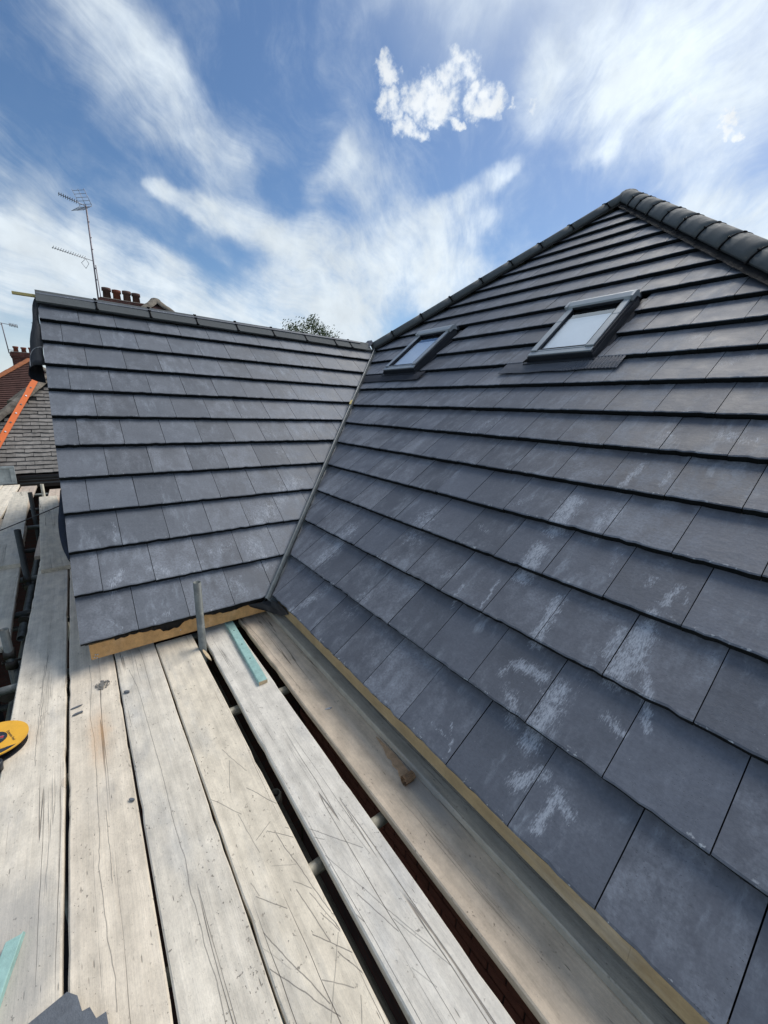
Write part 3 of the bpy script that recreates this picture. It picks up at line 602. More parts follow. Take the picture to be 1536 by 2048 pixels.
# felt comb showing in the gap under the hips and the ridge
def comb(p0, p1, side, drop, n, name='ridge_roll'):
    bm = bmnew(); rr = random.Random(int(n)); p0 = Vector(p0); p1 = Vector(p1); pr_ = None
    for i in range(n + 1):
        t = i / n; p = p0.lerp(p1, t); q = p + Vector(side) * (1 + rr.uniform(-.10, .12)) + Vector((0, 0, -drop * (1 + rr.uniform(-.05, .05))))
        a, b = bm.verts.new(p), bm.verts.new(q)
        if pr_: bm.faces.new((pr_[0], a, b, pr_[1]))
        pr_ = (a, b)
    bmesh.ops.solidify(bm, geom=bm.faces[:], thickness=.003)
    link(name, mesh(name, bm), house, [M['felt']])
tz = math.tan(P1)
comb(APEX + Vector((.06, -.08, -.045)), APEX + Vector((-2.34, -2.48, -2.40 * tz - .045)), (.05, -.05, 0), .035, 90)
comb(APEX + Vector((-.06, -.08, -.05)), APEX + Vector((4.48, -4.62, -4.54 * tz - .05)), (-.05, -.05, 0), .038, 170)
comb((-2.65, -1.15, 2.30), (-2.65, 2.62, 2.30), (.055, 0, 0), .055, 90)
# valley trough with its raised roll
vb, vt = Vector((.03, -.035, 0)), Vector((-2.70, 2.72 * 1.0, 2.335))
vb.z = -.012
yv = lambda x: k2 * (-x) - .012
vb = Vector((.02, yv(.02) - .01, -.03)); vt = Vector((-2.70, yv(-2.70), 2.70 * math.tan(P2) - .012 + .005))
bm = bmnew(); ax = (vt - vb).normalized(); side = ax.cross(Vector((0, 0, 1))).normalized(); up = side.cross(ax)
pv = None
for i in range(24):
    t = i / 23; p = vb.lerp(vt, t); row = []
    for s, h in ((-.05, -.05), (-.016, -.03), (-.012, -.004), (-.009, .008), (0, .015), (.009, .008), (.014, -.012), (.030, -.034), (.08, -.045)):
        jit = random.uniform(-.001, .001)
        row.append(bm.verts.new(p + side * (s + jit) + up * (h + .012)))
    if pv:
        for a in range(len(row) - 1): f = bm.faces.new((pv[a], pv[a + 1], row[a + 1], row[a])); f.smooth = True
    pv = row
bmesh.ops.recalc_face_normals(bm, faces=bm.faces)
link('valley_trough', mesh('valley', bm), house, [M['grp']])
bm = bmnew(); rr = random.Random(4)                  # jagged black strip put in for the dark gap along the main-side cut edge
pts = []; prv = None
for i in range(120):
    t = i / 119 * .97; p = vb.lerp(vt, t) + side * .030 + up * .018
    wd = .006 + rr.random() ** 2 * .011 * (1.2 - t)
    a, b = bm.verts.new(p), bm.verts.new(p + side * wd + up * (.006 * rr.random()))
    if prv: bm.faces.new((prv[0], prv[1], b, a))
    prv = (a, b)
link('gap_strip', mesh('dark_gap', bm), house, [M['felt']])
bm = bmnew(); p = vb.lerp(vt, .62); box(bm, (-.012, -.05, -.004), (.012, .05, .012), frame_m(p + up * .026, vt - vb), bev=.004)
link('valley_clip', mesh('clip', bm), house, [M['batten_yellow']]); house.children[-1]['label'] = 'pale torn scrap of tape stuck on the valley roll'
bm = bmnew()                                        # folded lead saddle where valley, ridge and hip meet
tp = Vector((-2.70, 2.76, 2.36))
for q in ([(-.06, -.07, -.012), (.075, -.055, -.055), (.05, .03, .02), (-.02, .05, .065)], [(-.06, -.07, -.012), (-.02, .05, .065), (-.09, .02, .06)]):
    bm.faces.new([bm.verts.new(tp + Vector(a)) for a in q])
bmesh.ops.solidify(bm, geom=bm.faces[:], thickness=.004)
link('lead_saddle', mesh('saddle', bm), house, [M['alu']])
# fascias, eave felt
bm = bmnew()
for i in range(14):                                  # one long timber, cut into stations so that it is not dead straight
    x0 = .02 + i * .36; box(bm, (x0, .036 + random.uniform(-.0008, .0008), -.116), (x0 + .3595, .058, -.012))
o = link('fascia_board', mesh('fascia', bm), house, [M['fascia']]); o['label'] = 'pale timber fascia under the long eave'; o.color = (1.12, 1.05, .92, 1)
bm = bmnew(); box(bm, (-.062, -1.13, -.156), (-.040, -.03, -.052), bev=.002)
o = link('fascia_board', mesh('fascia2', bm), house, [M['fascia']]); o['label'] = 'orange brown timber fascia under the wing eave'; o.color = (1.75, 1.28, .85, 1)
bm = bmnew()
for y, z in ((-1.112, -.14), (-1.100, -.148), (-1.095, -.128), (-1.106, -.125), (-.63, -.115)):
    bmesh.ops.create_uvsphere(bm, u_segments=8, v_segments=5, radius=.0048, matrix=Matrix.Translation((-.038, y, z)))
link('nail_heads', mesh('nails', bm), house, [M['nail']])
bm = bmnew(); rr = random.Random(9); prv = None      # torn felt hanging under the wing eave
for i in range(60):
    y = -1.0 + i / 59 * .98; lo = -.052 - .018 * mnoise.noise(Vector((y * 5, 3, 0))) - .012 * rr.random() - (.02 if -.75 < y < -.62 else 0) - .02 * max(0, y + .4)
    a, b = bm.verts.new((-.012, y, -.030)), bm.verts.new((-.026 + rr.uniform(-.004, .004), y, lo))
    if prv: bm.faces.new((prv[0], prv[1], b, a))
    prv = (a, b)
bmesh.ops.solidify(bm, geom=bm.faces[:], thickness=.003)
link('eave_felt', mesh('eave_felt', bm), house, [M['felt']])
bm = bmnew()                                         # grey membrane flap folded out of the valley foot
F = [[(-.02, -.17, -.055), (.0, -.09, -.05), (.02, -.01, -.04), (.10, .01, -.035), (.20, .02, -.03)],
     [(-.03, -.15, -.08), (.01, -.08, -.09), (.05, -.015, -.085), (.13, .01, -.075), (.24, .026, -.05)],
     [(-.035, -.12, -.10), (.0, -.05, -.125), (.06, .0, -.14), (.15, .02, -.12), (.25, .034, -.07)]]
g = [[bm.verts.new(Vector(p) + Vector((0, 0, random.uniform(-.004, .004)))) for p in r_] for r_ in F]
for a, b in zip(g, g[1:]):
    for k in range(4): bm.faces.new((a[k], a[k + 1], b[k + 1], b[k]))
bmesh.ops.solidify(bm, geom=bm.faces[:], thickness=.003)
link('valley_membrane', mesh('flap', bm), house, [M['membrane']])
# hanging membrane at the gable, with the maker's ring
bm = bmnew(); g = []
nu = 14; CS = [(0, .0), (.35, .012), (.72, -.01), (.95, -.055), (1.0, -.11), (.92, -.165), (.6, -.20), (.2, -.20)]
for i in range(nu + 1):
    t = i / nu; x = -2.76 + t * .80; zt = -x * math.tan(P2) - .045; out = .02 + .10 * t ** .8; dk = .35 + .35 * t; row = []
    for k, (o_, d_) in enumerate(CS):
        row.append(bm.verts.new((x - (.03 if k > 4 else 0) * t, -1.165 - out * o_ + .006 * math.sin(t * 13 + k), zt + d_ * dk + .005 * math.sin(t * 9 + k * 2))))
    g.append(row)
for a, b in zip(g, g[1:]):
    for k in range(len(CS) - 1): f = bm.faces.new((a[k], a[k + 1], b[k + 1], b[k])); f.smooth = True
bmesh.ops.solidify(bm, geom=bm.faces[:], thickness=.004)
mem = link('verge_membrane', mesh('membrane', bm, True), house, [M['membrane']])
mem['label'] = 'dark grey membrane bulging out from the gable end'
# ------------------------------------------------------------------ rooflights
def slope_matrix(s, u, v):
    O, U, V, Nn = (O1, U1, V1, N1); p = slope_pt(s, u, v)
    return Matrix(((U.x, V.x, Nn.x, p.x), (U.y, V.y, Nn.y, p.y), (U.z, V.z, Nn.z, p.z), (0, 0, 0, 1)))
def rooflight(u0, label, ap0, ap1, Wd=.595, H=.85, v0=2.91):
    w0 = link('rooflight', None, house, mat=slope_matrix(1, u0, v0)); w0['label'] = label
    def part(nm, fn, mat):
        bm = bmnew(); fn(bm); return link(nm, mesh(nm, bm), w0, [M[mat]])
    def frame(bm):
        box(bm, (0, 0, -.05), (Wd, .035, .052), bev=.003); box(bm, (0, H - .05, -.05), (Wd, H, .066), bev=.003)
        box(bm, (0, .035, -.05), (.028, H - .05, .062), bev=.003); box(bm, (Wd - .028, .035, -.05), (Wd, H - .05, .062), bev=.003)
    part('frame', frame, 'frame_dark')
    def cover(bm):
        box(bm, (.006, .004, .052), (Wd - .006, .055, .066), bev=.003)
        for a, b in ((.010, .070), (Wd - .070, Wd - .010)):
            box(bm, (a, .056, .0625), (b, .50, .080), bev=.004); box(bm, (a + .001, .503, .0625), (b - .001, H - .10, .081), bev=.004)
        box(bm, (.074, .056, .056), (Wd - .074, .074, .069), bev=.002)
    part('sash_cover', cover, 'frame')
    def hood(bm):
        prism(bm, [(-.006, H - .115, .076), (-.006, H - .100, .100), (-.006, H - .04, .108), (-.006, H + .012, .090), (-.006, H + .012, .02), (-.006, H - .04, .06)], (Wd + .012, 0, 0))
        box(bm, (Wd - .012, H - .125, .062), (Wd + .010, H - .03, .112), bev=.004)
        box(bm, (-.010, H - .125, .062), (.012, H - .03, .112), bev=.004)
    part('hood', hood, 'frame')
    def trim(bm):
        box(bm, (.066, H - .125, .068), (Wd - .066, H - .116, .090)); box(bm, (.0705, .075, .060), (.0735, H - .13, .079)); box(bm, (Wd - .0735, .075, .060), (Wd - .0705, H - .13, .079))
        box(bm, (.08, .0745, .060), (Wd - .08, .082, .072)); box(bm, (.0, H + .013, .0), (Wd, H + .055, .05))
    part('gasket', trim, 'frame_dark')
    bm = bmnew(); sheet(bm, [(.070, .075, .056), (Wd - .070, .075, .056), (Wd - .070, H - .11, .056), (.070, H - .11, .056)])
    link('pane', mesh('pane', bm), w0, [M['glass']])
    part('blind', lambda bm: box(bm, (.065, .07, .030), (Wd - .065, H - .22, .036)), 'blind')
    part('reveal', lambda bm: box(bm, (.03, .03, -.04), (Wd - .03, H - .05, -.03)), 'frame_dark')
    def sides(bm):
        for a, b in ((-.032, -.002), (Wd + .002, Wd + .045)):
            box(bm, (a, -.01, -.045), (b, H + .05, -.020)); 
        box(bm, (Wd + .001, -.005, -.02), (Wd + .010, H - .02, .035)); box(bm, (-.010, -.005, -.02), (-.001, H - .02, .035))
        box(bm, (-.04, -.03, -.012), (Wd + .03, .0, .006), bev=.002)
    part('side_flashing', sides, 'frame_dark')
    # apron: pleated, bent over the course below
    bm = bmnew(); a0, a1 = ap0 - u0, ap1 - u0; n_ = int((a1 - a0) / .0125); pv = None
    for i in range(n_ + 1):
        x = a0 + (a1 - a0) * i / n_; amp = .0048 * (.15 + 1.1 * min(1, max(0, (i / n_ - .2) * 1.6))); z = amp if i % 2 else -amp * .2
        x2 = x + .0; sk = -.0
        r_ = [bm.verts.new((x2, y, z + zz)) for y, zz in ((-.150 + .004 * math.sin(i * .21), -.0045), (-.147, -.0015), (-.07, -.001), (.01, -.006))]
        if pv:
            for k in range(3): bm.faces.new((pv[k], r_[k], r_[k + 1], pv[k + 1]))
        pv = r_
    bmesh.ops.solidify(bm, geom=bm.faces[:], thickness=.003)
    link('apron_flashing', mesh('apron', bm), w0, [M['lead'] if u0 > 0 else M['lead_flat']])
    return w0
m, n, b = material('window_glass')
gl = n.new('ShaderNodeBsdfGlossy'); gl.inputs['Roughness'].default_value = .03; gl.inputs['Color'].default_value = (.9, .95, 1, 1)
tr = n.new('ShaderNodeBsdfTransparent'); tr.inputs['Color'].default_value = (.965, .98, .985, 1)
lw = n.new('ShaderNodeLayerWeight'); frs = n.m('ADD', .10, n.m('MULTIPLY', n.m('POWER', lw.outputs['Facing'], 3), .95), clamp=True)
mx = n.new('ShaderNodeMixShader'); n.l.new(frs, mx.inputs[0]); n.l.new(tr.outputs[0], mx.inputs[1]); n.l.new(gl.outputs[0], mx.inputs[2])
n.n.remove(b); n.l.new(mx.outputs[0], [q for q in n.n if q.type == 'OUTPUT_MATERIAL'][0].inputs[0]); M['glass'] = m
rooflight(.468, 'larger-looking rooflight on the right with pleated grey apron', .235, 1.285, .572, .83, 2.935)
rooflight(-1.630, 'rooflight on the left beside the hip, above the wing valley', -2.10, -.86)
# ------------------------------------------------------------------ house walls
def brick_tex(name, c1, c2, mo, sc=1.0):
    m, n, b = material(name); tcn = n.new('ShaderNodeTexCoord'); geo = n.new('ShaderNodeNewGeometry')
    p = n.sep(geo.outputs['Position']); vec = n.comb(n.m('ADD', p[0], p[1]), p[2], 0)
    t = n.new('ShaderNodeTexBrick'); n.put(t.inputs['Vector'], vec); n.put(t.inputs['Color1'], c1); n.put(t.inputs['Color2'], c2); n.put(t.inputs['Mortar'], mo)
    t.inputs['Scale'].default_value = 1.0; t.inputs['Brick Width'].default_value = .225; t.inputs['Row Height'].default_value = .075; t.inputs['Mortar Size'].default_value = .008
    f = n.ramp(n.noise(geo.outputs['Position'], 5, 5, .6), .3, .7, .7, 1.25)
    n.put(b.inputs['Base Color'], n.v('SCALE', t.outputs['Color'], scale=f)); b.inputs['Roughness'].default_value = .9; b.inputs['Specular IOR Level'].default_value = .15; bump(n, b, t.outputs['Fac'], -.4, .01); return m
M['wall_brick'] = brick_tex('wall_brick', (.05, .022, .017), (.035, .018, .015), (.03, .025, .022))
bm = bmnew(); box(bm, (-.30, .36, -5.45), (4.75, .60, -.16)); box(bm, (-.55, -1.00, -5.45), (-.33, .36, -.10)); box(bm, (-5.1, -1.0, -5.45), (-.55, -.78, -.1)); box(bm, (-5.1, -.78, -5.45), (-4.9, 9, -.1)); box(bm, (4.5, .6, -5.45), (4.74, 9, -.1))
box(bm, (-5.1, 9, -5.45), (4.74, 9.2, -.1))
link('wall', mesh('wall', bm), house, [M['wall_brick']])
bm = bmnew()                                         # gable triangle of the wing behind the verge
prism(bm, [(-.45, -1.0, -.09), (-5.0, -1.0, -.09), (-2.72, -1.0, 2.15)], (0, .2, 0)); link('gable_wall', mesh('gable', bm), house, [M['brick']])
bk = [mesh('brick_%d' % i, (lambda b_: (box(b_, (-.1075, -.006 - .002 * i, -.0325), (.1075, .02, .0325), bev=.004), b_)[1])(bmnew())) for i in range(3)]
for me in bk: me.materials.append(M['brick'])
rr = random.Random(5)
for r_ in range(22):
    for c_ in range(13):
        x = -.18 + .225 * c_ + (.112 if r_ % 2 else 0); z = -.55 - .075 * r_
        if x > 2.75: continue
        link('brick', rr.choice(bk), house, mat=Matrix.Translation((x, .357, z)))
# ------------------------------------------------------------------ paving below
pav = link('paving', None, kind='structure'); bpy.data.objects.remove(pav)
bm = bmnew(); box(bm, (-9, -5, -5.46), (5, .5, -5.43)); pav = link('paving', mesh('paving', bm), mats=[M['soil']], kind='structure')
bm = bmnew(); box(bm, (-.22, -.22, 0), (.22, .22, .05), bev=.006); sl_me = mesh('slab', bm); sl_me.materials.append(M['patio'])
for i in range(15):
    for j in range(6):
        link('slab', sl_me, pav, mat=Matrix.Translation((-4.6 + .45 * i, -2.2 + .45 * j + (.1 if i % 2 else 0), -5.425 + rr.uniform(-.003, .003))) @ Matrix.Rotation(rr.uniform(-.01, .01), 4, 'Z'))
# ------------------------------------------------------------------ scaffold frame of tubes
scaf = thing('tube_scaffold', 'galvanised tube scaffold carrying the board platform round the eaves', 'scaffold')
TR = .0242
def sc_tube(name, a, b, mat='tube', label=None, hollow=.004):
    bm = bmnew(); tube(bm, [a, b], TR, 18, hollow=hollow); o = link(name, mesh(name, bm), scaf, [M[mat]])
    if label: o['label'] = label
    return o
def coupler(p, ax=(0, 0, 1)):
    bm = bmnew(); p = Vector(p)
    z = Vector(ax).normalized(); x = z.orthogonal().normalized()
    mt = Matrix.Translation(p) @ z.to_track_quat('Z', 'Y').to_matrix().to_4x4()
    tube(bm, [(0, 0, -.028), (0, 0, .028)], TR + .008, 14); box(bm, (.02, -.024, -.024), (.058, .024, .024), bev=.006)
    tube(bm, [(.035, -.045, 0), (.035, .045, 0)], .007, 6); tube(bm, [(.035, .036, 0), (.035, .052, 0)], .013, 6)
    for v in bm.verts: v.co = mt @ v.co
    link('coupler', mesh('coupler', bm), scaf, [M['coupler']])
sc_tube('standard', (.125, -.532, -5.4), (.125, -.532, .278), 'tube', 'upright tube standing up through the gap in front of the wing eave')
sc_tube('standard', (-.60, -1.565, -5.4), (-.60, -1.565, -.078), 'tube', 'short stub of an upright beside the left boards')
sc_tube('standard', (-2.02, -1.565, -5.4), (-2.02, -1.565, .222), 'tube_dark', 'tall dark upright between the left boards')
sc_tube('standard', (-4.25, -1.62, -5.4), (-4.25, -1.62, .155), 'tube_dark', 'dark upright farther along the left gap')
sc_tube('standard', (-6.0, -1.60, -5.4), (-6.0, -1.60, -.03), 'tube_pale', 'cement splashed upright near the next roof')
sc_tube('standard', (1.20, -.475, -5.4), (1.20, -.475, -.44), 'tube', 'open upright ending below the boards')
sc_tube('standard', (3.4, -1.60, -5.4), (3.4, -1.60, .4)); sc_tube('standard', (3.3, -.475, -5.4), (3.3, -.475, -.3))
sc_tube('ledger', (-7.0, -1.545, -.335), (-.95, -1.545, -.335), 'tube'); sc_tube('ledger', (-1.25, -1.53, -.39), (3.8, -1.53, -.39), 'tube')
sc_tube('ledger', (-.2, -.475, -.50), (3.8, -.475, -.50), 'tube_dark'); sc_tube('ledger', (-7, -2.5, -.34), (3.8, -2.5, -.34))
for i, x in enumerate((-6.3, -5.1, -4.0, -2.95, -2.03, -1.21, -.17, .73, 1.725, 2.75, 3.6)):
    x2 = x + random.uniform(-.03, .03); near = x > -.2
    sc_tube('transom', (x, -2.6, -.263), (x2, .24 if near else -1.06, -.263), 'tube_pale' if x in (.73, 1.725) else ('tube_dark' if x < -1.2 and i % 2 else 'tube'))
for x in (-2.02, -.60): coupler((x, -1.565, -.335)); coupler((x, -1.565, -.262), (0, 1, 0))
coupler((1.20, -.475, -.50)); coupler((.125, -.532, -.33)); coupler((1.725, -.46, -.263), (0, 1, 0))
for x in (-2.95, -1.21, -.17): coupler((x, -1.54, -.30), (1, 0, 0))
# cross tubes of the lift below
for x, z in ((-2.5, -.9), (-1.6, -1.1), (-.9, -.75)): sc_tube('brace', (x, -2.5, z), (x + .2, -1.2, z), 'tube_dark')
# lower deck glimpsed through the gaps
# ------------------------------------------------------------------ scaffold boards
def board(x0, x1, y0, y1, z, label, tint=(1, 1, 1), yaw=0, seed=0, group='boards of the scaffold platform', sag=.0, nick=1.0):
    rr = random.Random(seed + 11); L = x1 - x0; W_ = y1 - y0; n_ = max(6, int(L / .07)); bm = bmnew(); pv = None; th = .038
    for i in range(n_ + 1):
        x = -L / 2 + L * i / n_
        jl = .0022 * mnoise.noise(Vector((x * 3 + seed * 9, 0, 0))) * nick + (rr.random() < .06) * rr.uniform(.002, .005) * nick
        jr = .0022 * mnoise.noise(Vector((x * 3 + seed * 9, 7, 0))) * nick - (rr.random() < .06) * rr.uniform(.002, .005) * nick
        zz = .0025 * mnoise.noise(Vector((x * 1.3, seed * 3.1, 0))); c = .005
        a, b_ = -W_ / 2 + jl, W_ / 2 + jr
        r_ = [bm.verts.new((x, y, z_ + zz)) for y, z_ in ((a, -c), (a + c, 0), (-W_ * .17, .0006), (W_ * .17, .0006), (b_ - c, 0), (b_, -c), (b_, -th + c), (b_ - c, -th), (a + c, -th), (a, -th + c))]
        if pv:
            for k in range(10): bm.faces.new((pv[k], pv[(k + 1) % 10], r_[(k + 1) % 10], r_[k]))
        else: bm.faces.new(r_)
        pv = r_
    bm.faces.new(pv[::-1]); bmesh.ops.recalc_face_normals(bm, faces=bm.faces)
    o = link('scaffold_board', mesh('scaffold_board', bm), mats=[M['board']], label=label, cat='scaffold board', group=group)
    o.location = ((x0 + x1) / 2, (y0 + y1) / 2, z); o.rotation_euler = (0, 0, yaw); o.color = tuple(tint) + (1,)
    return o
Z = -.2
board(-2.45, 3.05, -1.480, -1.256, Z, 'pale weathered board on the left, under the yellow reel, half shaded at its far end', (1, .985, .95), seed=1)
board(-1.95, 3.15, -1.243, -1.019, Z - .001, 'board with an orange rust stain, second whole board from the left', (1.0, .96, .90), seed=2)
board(-.135, 3.765, -1.010, -.786, Z, 'pale board with a long wavy crack, beside the rust stained one', (.98, .975, .95), yaw=.001, seed=3)
board(-.085, 3.815, -.780, -.5565, Z + .001, 'saw scored board whose far end meets the upright tube', (1.03, 1.0, .93), seed=4)
board(-.135, 3.765, -.504, -.279, Z, 'greyish white board between the two dark gaps, carrying a teal stick', (.98, 1.0, 1.02), yaw=-.004, seed=5)
board(-.115, 3.785, -.214, .008, Z, 'brown dirty board nearest the fascia, with torn wood on it', (.84, .75, .66), yaw=.003, seed=6)
board(-.20, 3.7, -.006, .219, Z + .039, 'board tucked under the long eave, tinted grey for its shade, one edge catching light', (.60, .60, .58), seed=7)  # eave shade is put into this board's darker tint
board(-5.55, -1.925, -1.5425, -1.3175, -.161, 'short spare board lying on top, beside the gable end', (.86, .85, .80), yaw=.050, seed=8)
board(-6.4, -2.50, -1.535, -1.312, Z, 'pinkish board half hidden below the spare board', (.76, .68, .64), seed=9)
board(-6.15, -2.215, -1.922, -1.700, -.161, 'grey overlapping board left of the tall dark upright', (.84, .84, .81), yaw=.043, seed=10)
board(-3.9, -.60, -1.845, -1.62, Z, 'board at the left picture edge, ending at the short tube stub', (.86, .86, .82), yaw=.036, seed=11)
board(-6.9, -3.2, -2.18, -1.96, -.161, 'bright pale board at the far left, raised on the others', (1.05, 1.03, .98), yaw=0, seed=12)
board(-6.95, -3.1, -2.41, -2.19, -.161, 'outermost pale board near the grey framed panel', (1.08, 1.06, 1.0), seed=13)
board(-6.9, -4.4, -1.95, -1.73, Z, 'worn pinkish board seen in the slot between two raised boards', (.70, .63, .60), seed=14)
board(-4.385, -1.5, -2.10, -1.875, Z, 'grey board under the raised left boards, ending before the others', (.76, .72, .68), seed=15)
board(-6.9, -4.5, -1.29, -1.07, -.161, 'bright far board against the gable, past the pale tube', (1.05, 1.04, 1.0), seed=16)
board(-3.1, .8, -2.34, -2.115, Z, 'outer board beyond the left picture edge', (.95, .94, .9), seed=17)
board(-.55, 3.3, -1.83, -1.607, Z, 'board behind the left one, running on towards the near end', (.9, .9, .86), seed=18)
# ------------------------------------------------------------------ loose things on the boards
def obj_box(name, lo, hi, loc, rot, mat, label, cat, bev=.0015, group=None):
    bm = bmnew(); box(bm, lo, hi, bev=bev); o = link(name, mesh(name, bm), mats=[M[mat]] if mat else None, label=label, cat=cat, group=group); o.location = loc; o.rotation_euler = rot; return o
def stick(name, L, W_, H, loc, yaw, label, chip):
    bm = bmnew(); n_ = 12; pv = None; rr = random.Random(3)
    for i in range(n_ + 1):
        x = -L / 2 + L * i / n_; j = rr.uniform(-.0006, .0006)
        r_ = [bm.verts.new((x + (chip * (.5 - k / 4) if i == n_ else 0), y + j, z)) for k, (y, z) in enumerate(((-W_ / 2, 0), (-W_ / 2, H - .002), (-W_ / 2 + .002, H), (W_ / 2 - .002, H), (W_ / 2, H - .002), (W_ / 2, 0)))]
        if pv:
            for k in range(6): bm.faces.new((pv[k], pv[(k + 1) % 6], r_[(k + 1) % 6], r_[k]))
        else: bm.faces.new(r_)
        pv = r_
    f = bm.faces.new(pv[::-1]); f.material_index = 1
    bmesh.ops.recalc_face_normals(bm, faces=bm.faces)
    for q in bm.faces:
        if len(q.verts) > 4: q.material_index = 1
    o = link(name, mesh(name, bm), mats=[M['batten_teal'], M['palewood']], label=label, cat='wooden batten'); o.location = loc; o.rotation_euler = (0, 0, yaw)
    bm = bmnew()
    for t in (.18, -.05, -.3): box(bm, (L * t - .004, -.004, H - .0003), (L * t + .004, .003, H + .0006), bev=0)
    link('nail_hole', mesh('nail_hole', bm), o, [M['black']])
    return o
stick('treated_batten', .80, .052, .024, (.308, -.318, -.1985), math.atan2(-.037, .79), 'short teal treated batten lying on the whitish board by the wing eave', .004)
stick('treated_batten', .60, .038, .022, (1.69, -1.440, -.1985), math.atan2(-.075, .30) + math.pi, 'teal batten with a chipped end at the bottom left corner', .03)
def lump(name, label, cat, loc, size, mat, seed, rot=(0, 0, 0), sub=2, group=None, rough=.35):
    bm = bmnew(); bmesh.ops.create_icosphere(bm, subdivisions=sub, radius=1)
    for v in bm.verts:
        d = v.co.normalized(); k = 1 + rough * mnoise.noise(d * 1.7 + Vector((seed, 0, 0))) + rough * .6 * mnoise.noise(d * 4 + Vector((0, seed, 0)))
        v.co = Vector((max(-.8, min(.8, d.x)) * size[0] * k, max(-.8, min(.8, d.y)) * size[1] * k, (max(-.5, min(.62, d.z)) + .5) * size[2] * k))
    o = link(name, mesh(name, bm), mats=[M[mat]], label=label, cat=cat, group=group); o.location = loc; o.rotation_euler = rot; return o
# crumbled mortar: a low heap of many small crumbs
bm = bmnew(); rr = random.Random(2)
for i in range(150):
    a = rr.random() * 6.28; r_ = rr.random() ** .7 * .036; s = rr.uniform(.0015, .005)
    bmesh.ops.create_icosphere(bm, subdivisions=1, radius=s, matrix=Matrix.Translation((math.cos(a) * r_ * 1.25 + .02, math.sin(a) * r_, s * .6 + .004 * (1 - r_ / .036))) @ Matrix.Rotation(a, 4, 'X') @ Matrix.Scale(.6, 4, (0, 0, 1)))
o = link('mortar_crumbs', mesh('mortar_crumbs', bm), mats=[M['mortar_bit']], label='heap of crumbled grey mortar on the rust stained board', cat='mortar', kind=None); o.location = (.175, -1.09, -.1985)
def shard(name, label, loc, L, W_, H, yaw, mat='slate_bit', seed=0, cat='slate shard', tilt=0):
    bm = bmnew(); rr = random.Random(seed); P_ = []
    for i in range(9):
        a = i / 9 * 2 * math.pi; P_.append((math.cos(a) * L / 2 * rr.uniform(.75, 1.05), math.sin(a) * W_ / 2 * rr.uniform(.7, 1.1), 0))
    prism(bm, P_, (0, 0, H)); bmesh.ops.bevel(bm, geom=bm.edges[:], offset=.0006, segments=1, affect='EDGES')
    o = link(name, mesh(name, bm), mats=[M[mat]], label=label, cat=cat); o.location = loc; o.rotation_euler = (tilt, 0, yaw); return o
shard('slate_shard', 'small blunt slate chip right of the mortar heap', (.345, -.985, -.1985), .035, .016, .012, 1.0, seed=1)
shard('slate_shard', 'thin pale slate sliver, upper of two near the gap', (.325, -1.213, -.1985), .055, .009, .005, 1.75, seed=2)
shard('slate_shard', 'dark slate sliver, lower of two near the gap', (.385, -1.205, -.1985), .052, .014, .007, 1.75, seed=3)
shard('slate_shard', 'tiny slate crumb on the joint farther down the boards', (1.086, -1.036, -.1985), .028, .012, .006, .9, seed=4)
shard('metal_clip', 'little silver strip on the brown board', (1.100, -.120, -.1985), .045, .012, .003, 1.3, 'nail', 5, 'metal clip')
shard('wood_splinter', 'pale wood splinter at the foot of the upright tube', (.23, -.533, -.197), .17, .020, .006, .10, 'palewood', 6, 'splinter')
# torn rolled piece of brown wood
tw = thing('torn_wood', 'torn strip of brown wood with a rolled corrugated end on the brown board', 'torn wood', loc=(1.575, -.022, -.1985), rot=(0, 0, -.02))
bm = bmnew(); P_ = [(-.17, -.004), (-.10, -.012), (-.04, -.030), (-.02, -.022), (.01, -.036), (.04, -.030), (.065, -.042), (.10, -.046), (.12, -.02), (.08, .006), (0, .010), (-.10, .006)]
prism(bm, [(x, y, 0) for x, y in P_], (0, 0, .006)); link('strip', mesh('strip', bm), tw, [M['chipwood']])
bm = bmnew(); n_ = 22; pv = None
for i in range(n_ + 1):
    a = i / n_ * 5.6; r_ = .019 + (.0022 if i % 2 else 0)
    row = [bm.verts.new((.112 + math.cos(a) * r_, y, .020 + math.sin(a) * r_)) for y in (-.055, .0)]
    if pv: bm.faces.new((pv[0], row[0], row[1], pv[1]))
    pv = row
bmesh.ops.solidify(bm, geom=bm.faces[:], thickness=.003); link('roll', mesh('roll', bm), tw, [M['chipwood']])
# black felt scrap / broken slates at the near left corner
pile = [(.30, .13, 0, 0), (.22, .15, .10, .010), (.20, .12, -.12, .02)]
def slate_piece(label, loc, pts, yaw, h, tilt=(0, 0)):
    bm = bmnew(); rr = random.Random(len(pts)); prism(bm, [(x + rr.uniform(-.002, .002), y + rr.uniform(-.002, .002), 0) for x, y in pts], (0, 0, h))
    o = link('broken_slate', mesh('broken_slate', bm), mats=[M['slate_bit']], label=label, cat='broken slate'); o.location = loc; o.rotation_euler = (tilt[0], tilt[1], yaw); return o
slate_piece('large broken grey slate in the bottom left corner with a stepped broken edge', (1.765, -1.285, -.186), [(-.125, .045), (-.10, .068), (-.058, .075), (-.055, .094), (-.02, .106), (-.018, .125), (.05, .135), (.14, .10), (.15, -.16), (-.09, -.16)], .0, .014, (0, 0))
slate_piece('smaller slate offcut lying under the large broken slate', (1.76, -1.38, -.1985), [(-.13, -.05), (-.11, .06), (.02, .07), (.10, .02), (.09, -.07)], .1, .011)
slate_piece('narrow slate strip resting on top of the large broken slate', (1.81, -1.345, -.171), [(-.085, -.03), (-.075, .035), (-.01, .05), (.07, .03), (.08, -.05)], .35, .012)
